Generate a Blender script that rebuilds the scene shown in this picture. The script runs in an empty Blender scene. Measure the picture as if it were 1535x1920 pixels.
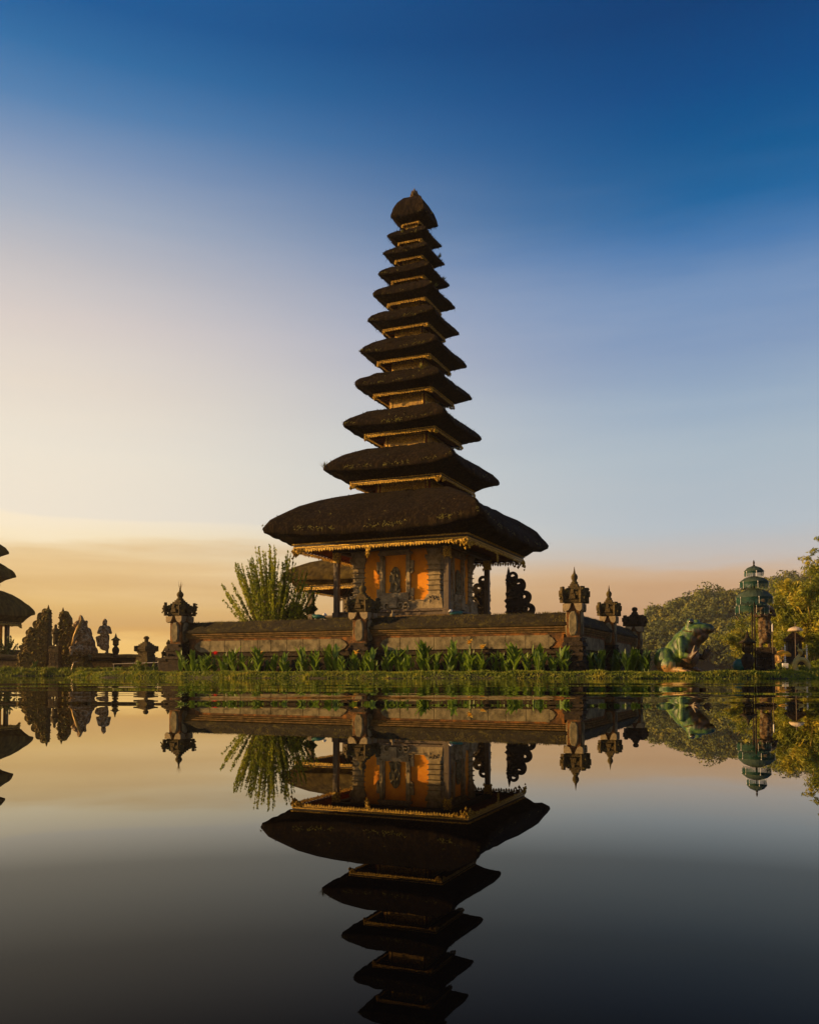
import bpy, math, random
import numpy as np
from mathutils import Vector, Matrix, Euler, noise
R = math.radians
PI = math.pi
random.seed(7)
np.random.seed(7)
S = bpy.context.scene
COL = S.collection

# ------------------------------------------------------------------ camera
F = 1650.0; CX = 767.5; CY = 1205.1; PITCH = R(2.02); CAMZ = 0.115
cam = bpy.data.cameras.new('camera'); co = bpy.data.objects.new('camera', cam); COL.objects.link(co)
cam.sensor_fit = 'VERTICAL'; cam.sensor_height = 24; cam.sensor_width = 24
cam.lens = 24 * F / 1920
cam.shift_y = (CY - 960) / 1920
cam.clip_start = 0.02; cam.clip_end = 5000
co.location = (0, 0, CAMZ); co.rotation_euler = (PI / 2 + PITCH, 0, 0)
S.camera = co

def wp(px, py, Y):
    """world point seen at photo pixel (px, py) at distance Y ahead"""
    a = (px - CX) / F; u = (CY - py) / F
    c, s = math.cos(PITCH), math.sin(PITCH)
    y = c - u * s; z = s + u * c
    k = Y / y
    return Vector((a * k, Y, z * k + CAMZ))

# ------------------------------------------------------------------ sky and sun
SUN_AZ = R(-92); SUN_EL = R(11)
def srgb(r, g, b):
    f = lambda v: (v / 255) / 12.92 if v / 255 <= .04045 else ((v / 255 + .055) / 1.055) ** 2.4
    return (f(r), f(g), f(b), 1)

world = bpy.data.worlds.new('World'); S.world = world; world.use_nodes = True
nt = world.node_tree; nt.nodes.clear()
def N(tree, typ, **kw):
    n = tree.nodes.new(typ)
    for k, v in kw.items(): setattr(n, k, v)
    return n
def mth(tree, op, a, b=None, clamp=False):
    n = tree.nodes.new('ShaderNodeMath'); n.operation = op; n.use_clamp = clamp
    for i, v in enumerate((a, b)):
        if v is None: continue
        if isinstance(v, (int, float)): n.inputs[i].default_value = v
        else: tree.links.new(v, n.inputs[i])
    return n.outputs[0]
def ramp(tree, fac, stops, interp='LINEAR'):
    n = tree.nodes.new('ShaderNodeValToRGB'); cr = n.color_ramp; cr.interpolation = interp
    while len(cr.elements) > 1: cr.elements.remove(cr.elements[-1])
    cr.elements[0].position = stops[0][0]; cr.elements[0].color = stops[0][1]
    for p, c in stops[1:]:
        e = cr.elements.new(p); e.color = c
    tree.links.new(fac, n.inputs[0]); return n.outputs[0]
def mixc(tree, fac, a, b, mode='MIX'):
    n = tree.nodes.new('ShaderNodeMix'); n.data_type = 'RGBA'; n.blend_type = mode
    for i, v in ((0, fac), (6, a), (7, b)):
        if isinstance(v, (int, float)): n.inputs[i].default_value = v
        elif isinstance(v, tuple): n.inputs[i].default_value = v
        else: tree.links.new(v, n.inputs[i])
    return n.outputs[2]
def mapr(tree, v, a, b, c=0., d=1., typ='LINEAR'):
    n = tree.nodes.new('ShaderNodeMapRange'); n.interpolation_type = typ
    tree.links.new(v, n.inputs[0])
    for i, x in ((1, a), (2, b), (3, c), (4, d)): n.inputs[i].default_value = x
    return n.outputs[0]

tc = N(nt, 'ShaderNodeTexCoord'); sep = N(nt, 'ShaderNodeSeparateXYZ'); nt.links.new(tc.outputs['Generated'], sep.inputs[0])
X, Y_, Z = sep.outputs
hyp = mth(nt, 'SQRT', mth(nt, 'ADD', mth(nt, 'MULTIPLY', X, X), mth(nt, 'MULTIPLY', Y_, Y_)))
hyp = mth(nt, 'MAXIMUM', hyp, 1e-4)
el = mth(nt, 'DIVIDE', Z, hyp)                 # tan of elevation
az = mth(nt, 'DIVIDE', X, hyp)                 # sin of azimuth
def Y2E(y, x):
    p = wp(x, y, 1.0); return max(0.0, (p.z - CAMZ) / math.hypot(p.x, p.y))
left = [(1264, 235, 172, 80), (1228, 254, 205, 114), (1205, 248, 202, 120), (1192, 218, 168, 92), (1125, 228, 188, 118), (1085, 238, 203, 144), (1060, 244, 212, 156), (1032, 243, 214, 162),
        (1012, 251, 233, 196), (972, 251, 236, 208), (962, 241, 230, 211), (850, 240, 230, 212), (720, 232, 220, 205), (600, 218, 207, 201), (500, 195, 192, 195), (400, 165, 175, 192),
        (300, 130, 153, 186), (200, 84, 130, 177), (100, 46, 110, 165), (0, 20, 92, 153)]
right = [(1264, 190, 145, 105), (1160, 192, 148, 112), (1112, 204, 165, 128), (1078, 208, 178, 150), (1050, 198, 190, 184), (980, 182, 192, 200), (850, 170, 186, 199), (750, 153, 174, 196),
         (650, 131, 156, 190), (550, 104, 140, 185), (450, 66, 119, 174), (375, 22, 100, 158), (300, 0, 90, 148), (150, 0, 74, 134), (0, 0, 62, 118)]
def stops(tab, x):
    o = [(Y2E(y, x), srgb(r, g, b)) for y, r, g, b in tab]
    return o
# slow undulation of the cloud bank's edge
mp = N(nt, 'ShaderNodeMapping'); mp.inputs['Scale'].default_value = (1.6, 1.6, 13)
nt.links.new(tc.outputs['Generated'], mp.inputs[0])
cn = N(nt, 'ShaderNodeTexNoise'); cn.inputs['Scale'].default_value = 2.2; cn.inputs['Detail'].default_value = 5; cn.inputs['Roughness'].default_value = .5
nt.links.new(mp.outputs[0], cn.inputs['Vector'])
lowmask = mapr(nt, el, .40, .08, .22, 1)
wob = mth(nt, 'MULTIPLY', mth(nt, 'SUBTRACT', cn.outputs['Fac'], .5), mth(nt, 'MULTIPLY', lowmask, .07))
el2 = mth(nt, 'ADD', el, wob)
cl = ramp(nt, el2, stops(left, 160))
crr = ramp(nt, el2, stops(right, 1350))
t = mapr(nt, mth(nt, 'ADD', az, mth(nt, 'MULTIPLY', el, .03)), -.46, .36, 0, 1, 'SMOOTHSTEP')
skyc = mixc(nt, t, cl, crr)
# streaky thin cloud bank
mp2 = N(nt, 'ShaderNodeMapping'); mp2.inputs['Scale'].default_value = (1.2, 1.2, 22); mp2.inputs['Location'].default_value = (.3, .1, .65)
nt.links.new(tc.outputs['Generated'], mp2.inputs[0])
c2 = N(nt, 'ShaderNodeTexNoise'); c2.inputs['Scale'].default_value = 1.5; c2.inputs['Detail'].default_value = 6; c2.inputs['Roughness'].default_value = .55
nt.links.new(mp2.outputs[0], c2.inputs['Vector'])
bank = mth(nt, 'MULTIPLY', mapr(nt, c2.outputs['Fac'], .42, .68), mth(nt, 'MULTIPLY', mapr(nt, el2, .152, .125, 0, 1, 'SMOOTHSTEP'), mapr(nt, az, .35, -.1)))
skyc = mixc(nt, mth(nt, 'MULTIPLY', bank, .50), skyc, srgb(204, 164, 112))
nish = N(nt, 'ShaderNodeTexSky'); nish.sky_type = 'NISHITA'; nish.sun_disc = False
nish.sun_elevation = SUN_EL; nish.sun_rotation = SUN_AZ; nish.dust_density = 2
nsc = mixc(nt, 1.0, nish.outputs[0], (.1, .1, .1, 1), 'MULTIPLY')
mp3 = N(nt, 'ShaderNodeMapping'); mp3.inputs['Scale'].default_value = (1.1, 1.1, 9); mp3.inputs['Rotation'].default_value = (0, R(9), 0)
nt.links.new(tc.outputs['Generated'], mp3.inputs[0])
c3 = N(nt, 'ShaderNodeTexNoise'); c3.inputs['Scale'].default_value = 1.9; c3.inputs['Detail'].default_value = 7; c3.inputs['Roughness'].default_value = .6
nt.links.new(mp3.outputs[0], c3.inputs['Vector'])
wisp = mth(nt, 'MULTIPLY', mapr(nt, c3.outputs['Fac'], .44, .74), mth(nt, 'MULTIPLY', mapr(nt, el, .12, .26), mapr(nt, el, .62, .40)))
skyc = mixc(nt, mth(nt, 'MULTIPLY', wisp, .11), skyc, srgb(205, 210, 214))
skyc = mixc(nt, .0015, skyc, nsc)
bg = N(nt, 'ShaderNodeBackground'); bg.inputs[1].default_value = 2 ** -.9
nt.links.new(skyc, bg.inputs[0])
wo = N(nt, 'ShaderNodeOutputWorld'); nt.links.new(bg.outputs[0], wo.inputs[0])

sl = bpy.data.lights.new('sun', 'SUN'); sl.energy = 4.2; sl.angle = R(.5); sl.color = (1, .59, .21)
so = bpy.data.objects.new('sun', sl); COL.objects.link(so)
sd = Vector((math.sin(SUN_AZ) * math.cos(SUN_EL), math.cos(SUN_AZ) * math.cos(SUN_EL), math.sin(SUN_EL)))
so.rotation_euler = (-sd).to_track_quat('-Z', 'Y').to_euler()
so.location = (-30, 0, 30)

S.view_settings.view_transform = 'Standard'; S.view_settings.look = 'None'
S.view_settings.exposure = .9; S.view_settings.gamma = 1

# ------------------------------------------------------------------ materials
MATS = {}
def mat(name, cols, rough=.8, scale=6., detail=6, bump=.3, bscale=None, stretch=(1, 1, 1), moss=None, trans=0, metal=0, spec=.3, contrast=(.35, .65), coat=0):
    """procedural material: noise between two or three colours, bump, optional moss on upward faces"""
    m = bpy.data.materials.new(name); m.use_nodes = True; t = m.node_tree; L = t.links
    p = t.nodes['Principled BSDF']; out = t.nodes['Material Output']
    tc = N(t, 'ShaderNodeTexCoord'); mpg = N(t, 'ShaderNodeMapping'); mpg.inputs['Scale'].default_value = stretch
    L.new(tc.outputs['Object'], mpg.inputs[0])
    n1 = N(t, 'ShaderNodeTexNoise'); n1.inputs['Scale'].default_value = scale; n1.inputs['Detail'].default_value = detail; n1.inputs['Roughness'].default_value = .65
    L.new(mpg.outputs[0], n1.inputs['Vector'])
    k = len(cols)
    st = [(contrast[0] + (contrast[1] - contrast[0]) * i / max(1, k - 1), tuple(cols[i]) + (1,)) for i in range(k)]
    c = ramp(t, n1.outputs['Fac'], st)
    if moss:
        g = N(t, 'ShaderNodeNewGeometry'); sp = N(t, 'ShaderNodeSeparateXYZ'); L.new(g.outputs['Normal'], sp.inputs[0])
        n3 = N(t, 'ShaderNodeTexNoise'); n3.inputs['Scale'].default_value = scale * .9; n3.inputs['Detail'].default_value = 8
        L.new(tc.outputs['Object'], n3.inputs['Vector'])
        f = mth(t, 'ADD', mth(t, 'MULTIPLY', sp.outputs[2], moss[1]), mth(t, 'MULTIPLY', n3.outputs['Fac'], 2.2))
        f = mapr(t, f, moss[2], moss[2] + .35)
        c = mixc(t, f, c, tuple(moss[0]) + (1,))
    L.new(c, p.inputs['Base Color'])
    p.inputs['Roughness'].default_value = rough; p.inputs['Metallic'].default_value = metal
    p.inputs['Specular IOR Level'].default_value = spec
    p.inputs['Coat Weight'].default_value = coat
    if bump:
        n2 = N(t, 'ShaderNodeTexNoise'); n2.inputs['Scale'].default_value = bscale or scale * 4; n2.inputs['Detail'].default_value = 8; n2.inputs['Roughness'].default_value = .7
        L.new(mpg.outputs[0], n2.inputs['Vector'])
        b = N(t, 'ShaderNodeBump'); b.inputs['Strength'].default_value = bump; b.inputs['Distance'].default_value = .03
        L.new(n2.outputs['Fac'], b.inputs['Height']); L.new(b.outputs[0], p.inputs['Normal'])
    if trans:
        tr = N(t, 'ShaderNodeBsdfTranslucent'); L.new(c, tr.inputs[0]); mx = N(t, 'ShaderNodeMixShader'); mx.inputs[0].default_value = trans
        L.new(p.outputs[0], mx.inputs[1]); L.new(tr.outputs[0], mx.inputs[2]); L.new(mx.outputs[0], out.inputs[0])
    MATS[name] = m
    return m
mat('thatch', [(.003, .0014, .0005), (.009, .0048, .0014), (.036, .022, .007)], .95, 13, 8, 1.0, 34, (1, 1, .22), spec=.1, contrast=(.36, .66), moss=((.016, .011, .0035), .9, 1.85))
mat('thatch_pale_glow', [(.03, .019, .004), (.075, .050, .011), (.13, .09, .019)], .95, 3, 8, 1.0, 26, (1, 1, .35), spec=.1)  # paler thatch, warm glow of the left bank mixed into its colour
mat('weeds', [(.05, .05, .008), (.30, .27, .03)], .7, 9, 2, 0, trans=.35)
mat('dark_weeds', [(.018, .013, .004), (.05, .04, .006), (.20, .16, .015)], .8, 2.2, 2, 0, trans=.3)
mat('gold', [(.04, .018, .002), (.33, .185, .012), (.74, .47, .035)], .42, 26, 4, .8, 60, metal=.25, spec=.5, contrast=(.36, .6))
mat('gold_plain', [(.16, .085, .008), (.42, .24, .02)], .45, 9, 4, .3, 40, metal=.2, spec=.5)
mat('dark_wood', [(.008, .004, .002), (.026, .013, .005)], .6, 4, 6, .4, 30, (1, 1, 6))
mat('red_wood', [(.10, .02, .008), (.18, .04, .015)], .6, 4, 6, .4, 30)
mat('post_wood', [(.05, .032, .018), (.12, .08, .045)], .55, 5, 6, .3, 30, (4, 4, .6))
mat('orange_plaster', [(.52, .17, .006), (.74, .28, .008)], .85, 2.2, 8, .12, 30)
mat('orange_brick', [(.04, .022, .008), (.10, .047, .014), (.27, .105, .018)], .9, 4.5, 8, .5, 24, moss=((.05, .042, .012), .6, 1.5))
mat('stone_pale', [(.15, .112, .06), (.34, .26, .14)], .9, 5, 8, .6, 26)
mat('stone_slab', [(.028, .022, .010), (.12, .097, .05), (.21, .17, .088)], .92, 3.4, 9, .5, 30, contrast=(.32, .60))
mat('stone_dark', [(.012, .008, .004), (.045, .030, .016)], .95, 7, 9, 1.0, 30, moss=((.085, .072, .010), .5, 1.5))
mat('stone_mossy', [(.026, .018, .006), (.095, .066, .022)], .95, 7, 9, 1.0, 30, moss=((.15, .12, .010), .55, 1.4))
mat('stone_warm', [(.06, .036, .012), (.19, .115, .036)], .95, 7, 9, 1.0, 26, moss=((.15, .13, .02), .5, 1.42))
mat('moss_top', [(.010, .007, .003), (.030, .022, .006), (.10, .08, .012)], .97, 6, 9, 1.0, 30, contrast=(.33, .75))
mat('stone_glow_tint', [(.05, .032, .006), (.17, .11, .025)], .95, 7, 9, 1.0, 30, moss=((.22, .17, .015), .55, 1.35))  # mossy stone yellowed so its colour carries the left bank's golden glow
mat('soil', [(.03, .022, .01), (.07, .06, .018)], .97, 3, 9, .8, 20)
mat('grass', [(.07, .10, .008), (.16, .20, .015), (.33, .29, .03)], .6, 2.5, 5, 0, trans=.4)
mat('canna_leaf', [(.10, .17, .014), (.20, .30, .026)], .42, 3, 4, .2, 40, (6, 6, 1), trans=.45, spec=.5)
mat('canna_dark', [(.03, .065, .008), (.07, .13, .014)], .42, 3, 4, .2, 40, (6, 6, 1), trans=.35, spec=.5)  # darker copy of canna_leaf, shade put into the leaf colour
mat('stem', [(.08, .13, .02), (.14, .18, .03)], .5, 5, 3, 0)
mat('yellow_petal', [(.80, .50, .05), (.90, .68, .15)], .6, 8, 2, 0, trans=.4)
mat('orange_petal', [(.85, .32, .04), (.90, .45, .08)], .6, 8, 2, 0, trans=.4)
mat('red_petal', [(.65, .02, .01), (.80, .04, .02)], .6, 8, 2, 0, trans=.4)
mat('bush_leaf', [(.11, .15, .010), (.26, .30, .018), (.42, .41, .03)], .5, 1.5, 3, 0, trans=.45)
mat('bush_dark', [(.03, .05, .008), (.07, .10, .014)], .5, 1.5, 3, 0, trans=.3)
mat('twig', [(.07, .05, .02), (.14, .10, .04)], .8, 6, 4, .2)
mat('bamboo_leaf', [(.055, .085, .008), (.22, .235, .014), (.50, .38, .025)], .5, .9, 5, 0, trans=.25, contrast=(.36, .66))
mat('bamboo_culm', [(.35, .24, .06), (.55, .38, .10)], .5, 3, 3, .1)
mat('forest_leaf', [(.028, .042, .009), (.095, .11, .014), (.22, .19, .02)], .7, .16, 5, 0, trans=.12, contrast=(.36, .66))
mat('forest_floor', [(.012, .014, .006), (.03, .028, .010)], .9, .2, 6, 0)
mat('bark', [(.05, .035, .02), (.11, .08, .045)], .9, 4, 6, .5)
mat('umbrella_green', [(.003, .045, .032), (.008, .085, .06)], .6, 5, 6, .3, 40, trans=.15)
mat('umbrella_top', [(.022, .040, .026), (.05, .075, .045)], .75, 4, 6, .4, 30)
mat('umbrella_yellow', [(.85, .42, .01), (.95, .55, .02)], .6, 5, 4, .2, trans=.3)
mat('umbrella_cream', [(.45, .34, .2), (.62, .48, .3)], .7, 5, 4, .2)
mat('white_paint', [(.55, .52, .46), (.75, .72, .66)], .6, 6, 4, .1)
mat('black_paint', [(.008, .007, .006), (.02, .017, .013)], .6, 6, 4, .1)
mat('metal_pipe', [(.22, .18, .12), (.34, .28, .2)], .35, 6, 3, .1, metal=.8)
mat('eye_dark', [(.012, .012, .008), (.03, .028, .015)], .2, 5, 2, 0, spec=.6)
mat('teal_paint', [(.012, .07, .05), (.03, .14, .10)], .5, 8, 4, .2)
mat('naga_paint', [(.28, .24, .05), (.55, .36, .09)], .6, 6, 6, .6, 30)
mat('painted_statue', [(.015, .012, .008), (.11, .055, .015), (.15, .125, .08)], .7, 9, 4, .8, 26, contrast=(.4, .6))
mat('gold_statue', [(.25, .13, .03), (.55, .33, .09)], .6, 9, 4, .8, 26)
mat('dragon_statue', [(.06, .05, .025), (.24, .12, .035), (.32, .27, .16)], .8, 8, 5, .8, 26, contrast=(.4, .6))

# frog paint: green back, brown belly, mottled dark and worn patches
def frog_paint():
    m = bpy.data.materials.new('frog_paint'); m.use_nodes = True; t = m.node_tree; L = t.links; p = t.nodes['Principled BSDF']
    tc = N(t, 'ShaderNodeTexCoord'); sp = N(t, 'ShaderNodeSeparateXYZ'); L.new(tc.outputs['Object'], sp.inputs[0])
    n1 = N(t, 'ShaderNodeTexNoise'); n1.inputs['Scale'].default_value = 5; n1.inputs['Detail'].default_value = 8; L.new(tc.outputs['Object'], n1.inputs['Vector'])
    n2 = N(t, 'ShaderNodeTexNoise'); n2.inputs['Scale'].default_value = 11; n2.inputs['Detail'].default_value = 6; L.new(tc.outputs['Object'], n2.inputs['Vector'])
    green = ramp(t, n1.outputs['Fac'], [(.36, (.009, .024, .006, 1)), (.5, (.042, .098, .011, 1)), (.64, (.13, .185, .014, 1))])
    brown = ramp(t, n1.outputs['Fac'], [(.3, (.035, .018, .009, 1)), (.7, (.11, .062, .03, 1))])
    # belly: x - 0.62 z  (front and low), inside |y|
    b = mth(t, 'SUBTRACT', mth(t, 'ADD', sp.outputs[0], .08), mth(t, 'MULTIPLY', mth(t, 'SUBTRACT', sp.outputs[2], .55), .55))
    ay = mth(t, 'ABSOLUTE', sp.outputs[1]); b = mth(t, 'SUBTRACT', b, mth(t, 'MULTIPLY', ay, .9))
    b = mth(t, 'ADD', b, mth(t, 'MULTIPLY', mth(t, 'SUBTRACT', n2.outputs['Fac'], .5), .16))
    fb = mapr(t, b, .02, .10)
    top = mapr(t, sp.outputs[2], .86, .80)
    fb = mth(t, 'MULTIPLY', fb, top)
    c = mixc(t, fb, green, brown)
    pk = mapr(t, mth(t, 'ADD', sp.outputs[2], mth(t, 'MULTIPLY', mth(t, 'SUBTRACT', n2.outputs['Fac'], .5), .3)), .19, .11)
    c = mixc(t, mth(t, 'MULTIPLY', pk, .75), c, (.34, .17, .05, 1))
    n3 = N(t, 'ShaderNodeTexNoise'); n3.inputs['Scale'].default_value = 14; n3.inputs['Detail'].default_value = 5; L.new(tc.outputs['Object'], n3.inputs['Vector'])
    c = mixc(t, mth(t, 'MULTIPLY', mapr(t, n3.outputs['Fac'], .55, .62), .8), c, (.014, .03, .012, 1))
    L.new(c, p.inputs['Base Color']); p.inputs['Roughness'].default_value = .5
    bb = N(t, 'ShaderNodeBump'); bb.inputs['Strength'].default_value = .35; bb.inputs['Distance'].default_value = .02
    L.new(n2.outputs['Fac'], bb.inputs['Height']); L.new(bb.outputs[0], p.inputs['Normal'])
    MATS['frog_paint'] = m
frog_paint()

def water_mat():
    m = bpy.data.materials.new('lake_water'); m.use_nodes = True; t = m.node_tree; L = t.links; p = t.nodes['Principled BSDF']
    out = t.nodes['Material Output']; t.nodes.remove(p)
    df = N(t, 'ShaderNodeBsdfDiffuse'); df.inputs[0].default_value = (.003, .003, .003, 1)
    gl = N(t, 'ShaderNodeBsdfGlossy'); gl.inputs[0].default_value = (.96, .96, .91, 1); gl.inputs['Roughness'].default_value = 0
    lw = N(t, 'ShaderNodeLayerWeight'); lw.inputs[0].default_value = .5
    cosv = mth(t, 'SUBTRACT', 1, lw.outputs['Facing'])
    gv = lambda v: (v, v, v, 1)
    refl = ramp(t, cosv, [(0, gv(1)), (.03, gv(.93)), (.08, gv(.80)), (.12, gv(.60)), (.2, gv(.17)), (.28, gv(.07)), (.37, gv(.020)), (1, gv(.015))])
    mx = N(t, 'ShaderNodeMixShader'); L.new(refl, mx.inputs[0]); L.new(df.outputs[0], mx.inputs[1]); L.new(gl.outputs[0], mx.inputs[2]); L.new(mx.outputs[0], out.inputs[0])
    g = N(t, 'ShaderNodeNewGeometry'); sp = N(t, 'ShaderNodeSeparateXYZ'); L.new(g.outputs['Position'], sp.inputs[0])
    def nz(scale, sx, sy, detail=2):
        mpg = N(t, 'ShaderNodeMapping'); mpg.inputs['Scale'].default_value = (sx, sy, 1); L.new(g.outputs['Position'], mpg.inputs[0])
        n = N(t, 'ShaderNodeTexNoise'); n.inputs['Scale'].default_value = scale; n.inputs['Detail'].default_value = detail; n.inputs['Roughness'].default_value = .5
        L.new(mpg.outputs[0], n.inputs['Vector'])
        s = N(t, 'ShaderNodeSeparateColor'); L.new(n.outputs['Color'], s.inputs[0]); return s.outputs
    a = nz(.95, .3, 1.0, 3); b = nz(.35, .6, 1)
    # belt of light ripples some metres off the bank, glassy in the foreground
    belt = mth(t, 'MULTIPLY', mapr(t, sp.outputs[1], 2.3, 4.6, 0, 1, 'SMOOTHSTEP'), 1.0)
    patch = mapr(t, b[2], .35, .65, .35, 1)
    amp = mth(t, 'ADD', mth(t, 'MULTIPLY', mth(t, 'MULTIPLY', belt, patch), .10), .004)
    nx = mth(t, 'MULTIPLY', mth(t, 'SUBTRACT', a[0], .5), mth(t, 'MULTIPLY', amp, .25))
    ny = mth(t, 'ADD', mth(t, 'MULTIPLY', mth(t, 'SUBTRACT', a[1], .5), amp), mth(t, 'MULTIPLY', mth(t, 'SUBTRACT', b[0], .5), .0035))
    cb = N(t, 'ShaderNodeCombineXYZ'); L.new(nx, cb.inputs[0]); L.new(ny, cb.inputs[1]); cb.inputs[2].default_value = 1
    vn = N(t, 'ShaderNodeVectorMath', operation='NORMALIZE'); L.new(cb.outputs[0], vn.inputs[0])
    L.new(vn.outputs[0], gl.inputs['Normal'])
    MATS['lake_water'] = m
water_mat()

# ------------------------------------------------------------------ object helpers
def tag(o, label=None, cat=None, group=None, kind=None):
    if label: o['label'] = label
    if cat: o['category'] = cat
    if group: o['group'] = group
    if kind: o['kind'] = kind
    return o
def empty(name, loc, rz=0, label=None, cat=None, group=None, scale=1):
    o = bpy.data.objects.new(name, None); COL.objects.link(o)
    o.location = loc; o.rotation_euler = (0, 0, rz); o.scale = (scale,) * 3; o.empty_display_size = .2
    return tag(o, label, cat, group)
def copy_tree(o, parent=None):
    c = o.copy(); COL.objects.link(c); c.parent = parent
    for ch in list(o.children): copy_tree(ch, c)
    return c
def link(name, me, m, parent=None, smooth=False):
    o = bpy.data.objects.new(name, me); COL.objects.link(o)
    if m: me.materials.append(MATS[m] if isinstance(m, str) else m)
    if parent: o.parent = parent
    if smooth: me.polygons.foreach_set('use_smooth', np.ones(len(me.polygons), bool))
    return o
def np_mesh(name, V, Fc, m, parent=None, smooth=False):
    """V (n,3), Fc (k,s) -> object"""
    me = bpy.data.meshes.new(name); V = np.asarray(V, np.float32); Fc = np.asarray(Fc, np.int32); k, s = Fc.shape
    me.vertices.add(len(V)); me.vertices.foreach_set('co', V.ravel())
    me.loops.add(k * s); me.loops.foreach_set('vertex_index', Fc.ravel())
    me.polygons.add(k); me.polygons.foreach_set('loop_start', np.arange(0, k * s, s, dtype=np.int32)); me.polygons.foreach_set('loop_total', np.full(k, s, np.int32))
    me.update(calc_edges=True); me.validate()
    return link(name, me, m, parent, smooth)

class MB:
    def __init__(s): s.v = []; s.f = []
    def add(s, vs, fs):
        b = len(s.v); s.v += [tuple(v) for v in vs]; s.f += [tuple(b + i for i in f) for f in fs]; return s
    def box(s, x0, x1, y0, y1, z0, z1, M=None, tx=0, ty=None):
        """tx, ty: inset of the top face (taper)"""
        ty = tx if ty is None else ty
        vs = [(x0, y0, z0), (x1, y0, z0), (x1, y1, z0), (x0, y1, z0), (x0 + tx, y0 + ty, z1), (x1 - tx, y0 + ty, z1), (x1 - tx, y1 - ty, z1), (x0 + tx, y1 - ty, z1)]
        if M: vs = [M @ Vector(v) for v in vs]
        return s.add(vs, [(0, 3, 2, 1), (4, 5, 6, 7), (0, 1, 5, 4), (1, 2, 6, 5), (2, 3, 7, 6), (3, 0, 4, 7)])
    def cbox(s, c, h, z0, z1, t=0, M=None):
        return s.box(c[0] - h, c[0] + h, c[1] - h, c[1] + h, z0, z1, M, t)
    def tube(s, pts, rad, n=8, caps=True):
        pts = [Vector(p) for p in pts]; k = len(pts)
        if isinstance(rad, (int, float)): rad = [rad] * k
        vs = []; fs = []; up = Vector((.13, .2, 1)).normalized(); ref = None
        for i, p in enumerate(pts):
            d = (pts[min(i + 1, k - 1)] - pts[max(i - 1, 0)]).normalized()
            if ref is None:
                ref = d.cross(Vector((0, 1, .1)) if abs(d.y) < .8 else Vector((1, 0, 0))).normalized()
            ref = (ref - d * ref.dot(d)).normalized(); b = d.cross(ref)
            for j in range(n):
                a = 2 * PI * j / n; vs.append(p + (ref * math.cos(a) + b * math.sin(a)) * rad[i])
        for i in range(k - 1):
            for j in range(n):
                fs.append((i * n + j, i * n + (j + 1) % n, (i + 1) * n + (j + 1) % n, (i + 1) * n + j))
        if caps: fs.append(tuple(range(n))[::-1]); fs.append(tuple((k - 1) * n + j for j in range(n)))
        return s.add(vs, fs)
    def lathe(s, prof, n=16, c=(0, 0), M=None):
        vs = []; fs = []
        for r, z in prof:
            for j in range(n):
                a = 2 * PI * j / n; vs.append(Vector((c[0] + r * math.cos(a), c[1] + r * math.sin(a), z)))
        if M: vs = [M @ v for v in vs]
        k = len(prof)
        for i in range(k - 1):
            for j in range(n): fs.append((i * n + j, i * n + (j + 1) % n, (i + 1) * n + (j + 1) % n, (i + 1) * n + j))
        fs.append(tuple(range(n))[::-1]); fs.append(tuple((k - 1) * n + j for j in range(n)))
        return s.add(vs, fs)
    def lump(s, c, r, sq=(1, 1, 1), jit=.25):
        """small faceted lump of carving"""
        d = [(1, 0, 0), (-1, 0, 0), (0, 1, 0), (0, -1, 0), (0, 0, 1), (0, 0, -1)]
        vs = [(c[0] + a[0] * r * sq[0] * random.uniform(1 - jit, 1 + jit), c[1] + a[1] * r * sq[1] * random.uniform(1 - jit, 1 + jit), c[2] + a[2] * r * sq[2] * random.uniform(1 - jit, 1 + jit)) for a in d]
        return s.add(vs, [(0, 2, 4), (2, 1, 4), (1, 3, 4), (3, 0, 4), (2, 0, 5), (1, 2, 5), (3, 1, 5), (0, 3, 5)])
    def curl(s, x, z, size, thick, y0, y1, flip=1, turns=1.25, start=-90, M=None):
        """flat scroll in the xz plane, extruded in y: a hook that rolls in on itself; (x,z) is its root"""
        n = 18; outer = []; inner = []
        cx, cz = x + flip * size * .55, z + size * .9
        for i in range(n + 1):
            f = i / n; a = R(start) + f * turns * 2 * PI
            rr = size * (.95 * (1 - f) ** .8 + .12); w = thick * (1 - f * .55)
            outer.append((cx + flip * (rr + w / 2) * math.cos(a), cz + (rr + w / 2) * math.sin(a)))
            ri = max(.01, rr - w / 2); inner.append((cx + flip * ri * math.cos(a), cz + ri * math.sin(a)))
        vs = []
        for (a, b) in zip(outer, inner): vs += [(a[0], y0, a[1]), (b[0], y0, b[1]), (a[0], y1, a[1]), (b[0], y1, b[1])]
        fs = []
        for i in range(n):
            o = i * 4; p = o + 4
            fs += [(o, o + 1, p + 1, p), (o + 2, p + 2, p + 3, o + 3), (o, p, p + 2, o + 2), (o + 1, o + 3, p + 3, p + 1)]
        fs += [(0, 2, 3, 1), (n * 4, n * 4 + 1, n * 4 + 3, n * 4 + 2)]
        if M: vs = [M @ Vector(v) for v in vs]
        return s.add(vs, fs)
    def rough(s, a, sc=3.):
        s.v = [tuple(Vector(v) + noise.noise_vector(Vector(v) * sc) * a) for v in s.v]; return s
    def build(s, name, m, parent=None, smooth=False):
        me = bpy.data.meshes.new(name); me.from_pydata(s.v, [], s.f); me.update()
        return link(name, me, m, parent, smooth)

def bev(o, w=.01, seg=2):
    b = o.modifiers.new('bevel', 'BEVEL'); b.width = w; b.segments = seg; b.limit_method = 'ANGLE'; return o

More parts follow.
